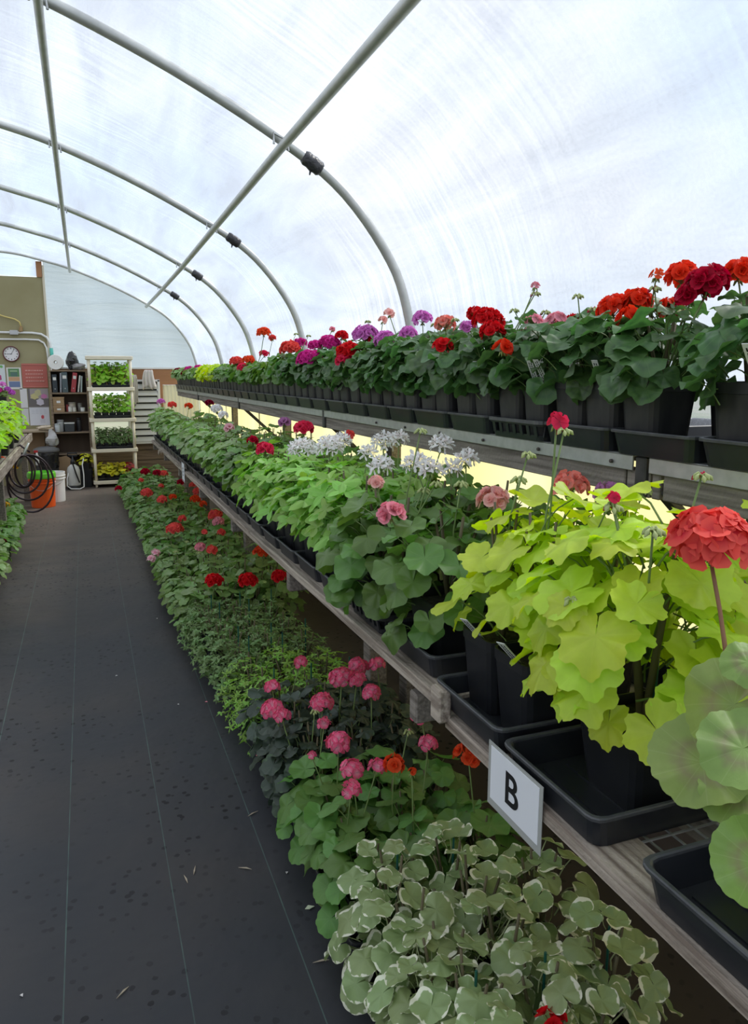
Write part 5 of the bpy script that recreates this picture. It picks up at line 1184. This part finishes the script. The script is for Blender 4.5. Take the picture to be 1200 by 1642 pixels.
# wooden prop leaning on the bench edge and fallen bits on the floor
for i, (x, y, kind) in enumerate(((497, 1456, 'leaf'), (312, 1396, 'straw'), (393, 1393, 'straw'), (197, 1592, 'straw'), (35, 1597, 'bit'), (187, 1084, 'bit'), (252, 992, 'bit'), (331, 1126, 'petal'), (412, 1212, 'petal'), (286, 1130, 'bit'), (406, 1305, 'straw'), (298, 1410, 'straw'), (515, 1542, 'straw'), (460, 1400, 'bit'))):
    p = atZ(x, y, .001); nm, col = dict(leaf=('fallen_leaf', (.55, .62, .42)), straw=('straw_bit', (.45, .38, .28)), petal=('fallen_petal', (.85, .30, .35)), bit=('paper_scrap', (.6, .58, .55)))[kind]
    mb = MB(); L = {'leaf': .03, 'straw': .045, 'petal': .014, 'bit': .012}[kind]; a = i * 1.3; w_ = L * {'leaf': .3, 'straw': .06, 'petal': .4, 'bit': .35}[kind]
    mb.v = [(-L / 2, 0, 0), (-L * .1, -w_, .003), (L / 2, 0, .001), (-L * .1, w_, .003), (-L / 2, 0, .0015), (-L * .1, -w_, .0045), (L / 2, 0, .0025), (-L * .1, w_, .0045)]
    mb.f = [(3, 2, 1, 0), (4, 5, 6, 7), (0, 1, 5, 4), (1, 2, 6, 5), (2, 3, 7, 6), (3, 0, 4, 7)]; mb.m = [0] * 6
    o = mb.build(nm, [pr('litter_' + kind, col, .7)], None, tuple(p), rz=a)
    where = 'nearest the bottom edge' if y > 1500 else 'near the camera' if y > 1400 else 'beside the green thread' if y > 1394 else 'a step ahead' if y > 1350 else 'farthest away' if y < 1000 else ('in mid aisle' if y > 1150 else 'far along the aisle')
    tag(o, {'leaf': 'pale fallen leaf', 'straw': 'dry straw bit', 'petal': 'fallen pink petal', 'bit': 'tiny pale scrap'}[kind] + ' on the black floor cloth, %s, %s' % (where, 'left of aisle' if x < 210 else ('centre' if x < 345 else 'right by the trays')), 'litter', 'bits on the floor')

# ================================================================== LABELS
CN = dict(red='red', crimson='crimson', scarlet='scarlet', orange='orange', coral='coral', hotpink='hot pink', rose='rose-red', pink='pink', salmon='salmon', orchid='orchid pink', magenta='magenta', palepink='pale pink', blush='pale pink', white='white', mauve='mauve', maroon='dark red', violet='violet', mustard='yellow')
SN = dict(zonal_dark='dark green', zonal_mid='green', zonal_bright='bright green', sage='soft green', star='pale lobed-leaved', yellow='yellow-green', variegated='white-edged variegated', black='black-green leaved', zoned='brown-zoned large-leaved', fern_dark='dark ferny', fern_bright='bright ferny', seedling='leafy green', basil='broad-leaved green')
ROWN = {'U': 'upper shelf', 'M': 'middle bench', 'L': 'floor row'}
for row in 'UML':
    for back in (False, True):
        L = [p for p in PLANTS[row] if getattr(p, 'back', False) == back]
        vis = []
        for p in L:
            x, y, zc = proj(p.pos + Vector((0, 0, .25)))
            p.vis = -260 * 1.3 / zc < x < 1200 + 260 * 1.3 / zc and y < 1642 + 380 / zc and p.pos.y > .2
            if p.vis: vis.append(p)
        vis.sort(key=lambda p: (p.pos.y, p.pos.x))
        if row == 'L' and back: vis.sort(key=lambda p: (p.pos.y, p.pos.x))
        for i, p in enumerate(vis):
            hs = []
            for h in p.heads:
                if CN[h] not in hs: hs.append(CN[h])
            fl = (' with %s flowers' % hs[0]) if hs else ''
            p.e['label'] = '%s geranium%s, %s %s, %s from near end' % (SN[p.sp], fl, ROWN[row], 'rear' if back else 'front', ordn(i + 1))
            p.e['group'] = 'geraniums on the ' + ROWN[row] if row != 'L' else 'geraniums in the floor row'
        for p in L:
            if not p.vis:
                for c in list(p.e.children_recursive): bpy.data.objects.remove(c)
                bpy.data.objects.remove(p.e)
cnt = {}
for p in PLANTS['G']:
    if hasattr(p, 'label'):
        p.e['label'] = p.label
        if p.group: p.e['group'] = p.group
    else:
        key = (p.row2, getattr(p, 'side', 0) < -.9); cnt[key] = cnt.get(key, 0) + 1
        where = 'left floor row' if p.row2 == 'left floor' else ('rear of left bench' if key[1] else 'front of left bench')
        p.e['label'] = 'potted %s plant%s, %s from near end, %s' % (SN[p.sp], (' with %s flower' % CN[p.heads[0]]) if p.heads else '', ordn(cnt[key]), where); p.e['group'] = 'pots on the ' + p.row2
for o in list(bpy.data.objects):
    if o.type == 'EMPTY' and o.parent is None and 'label' in o and not o['label']: o['label'] = 'potted green plant'
print('objects', len(bpy.data.objects), 'mesh tris', sum(len(m.polygons) for m in bpy.data.meshes))
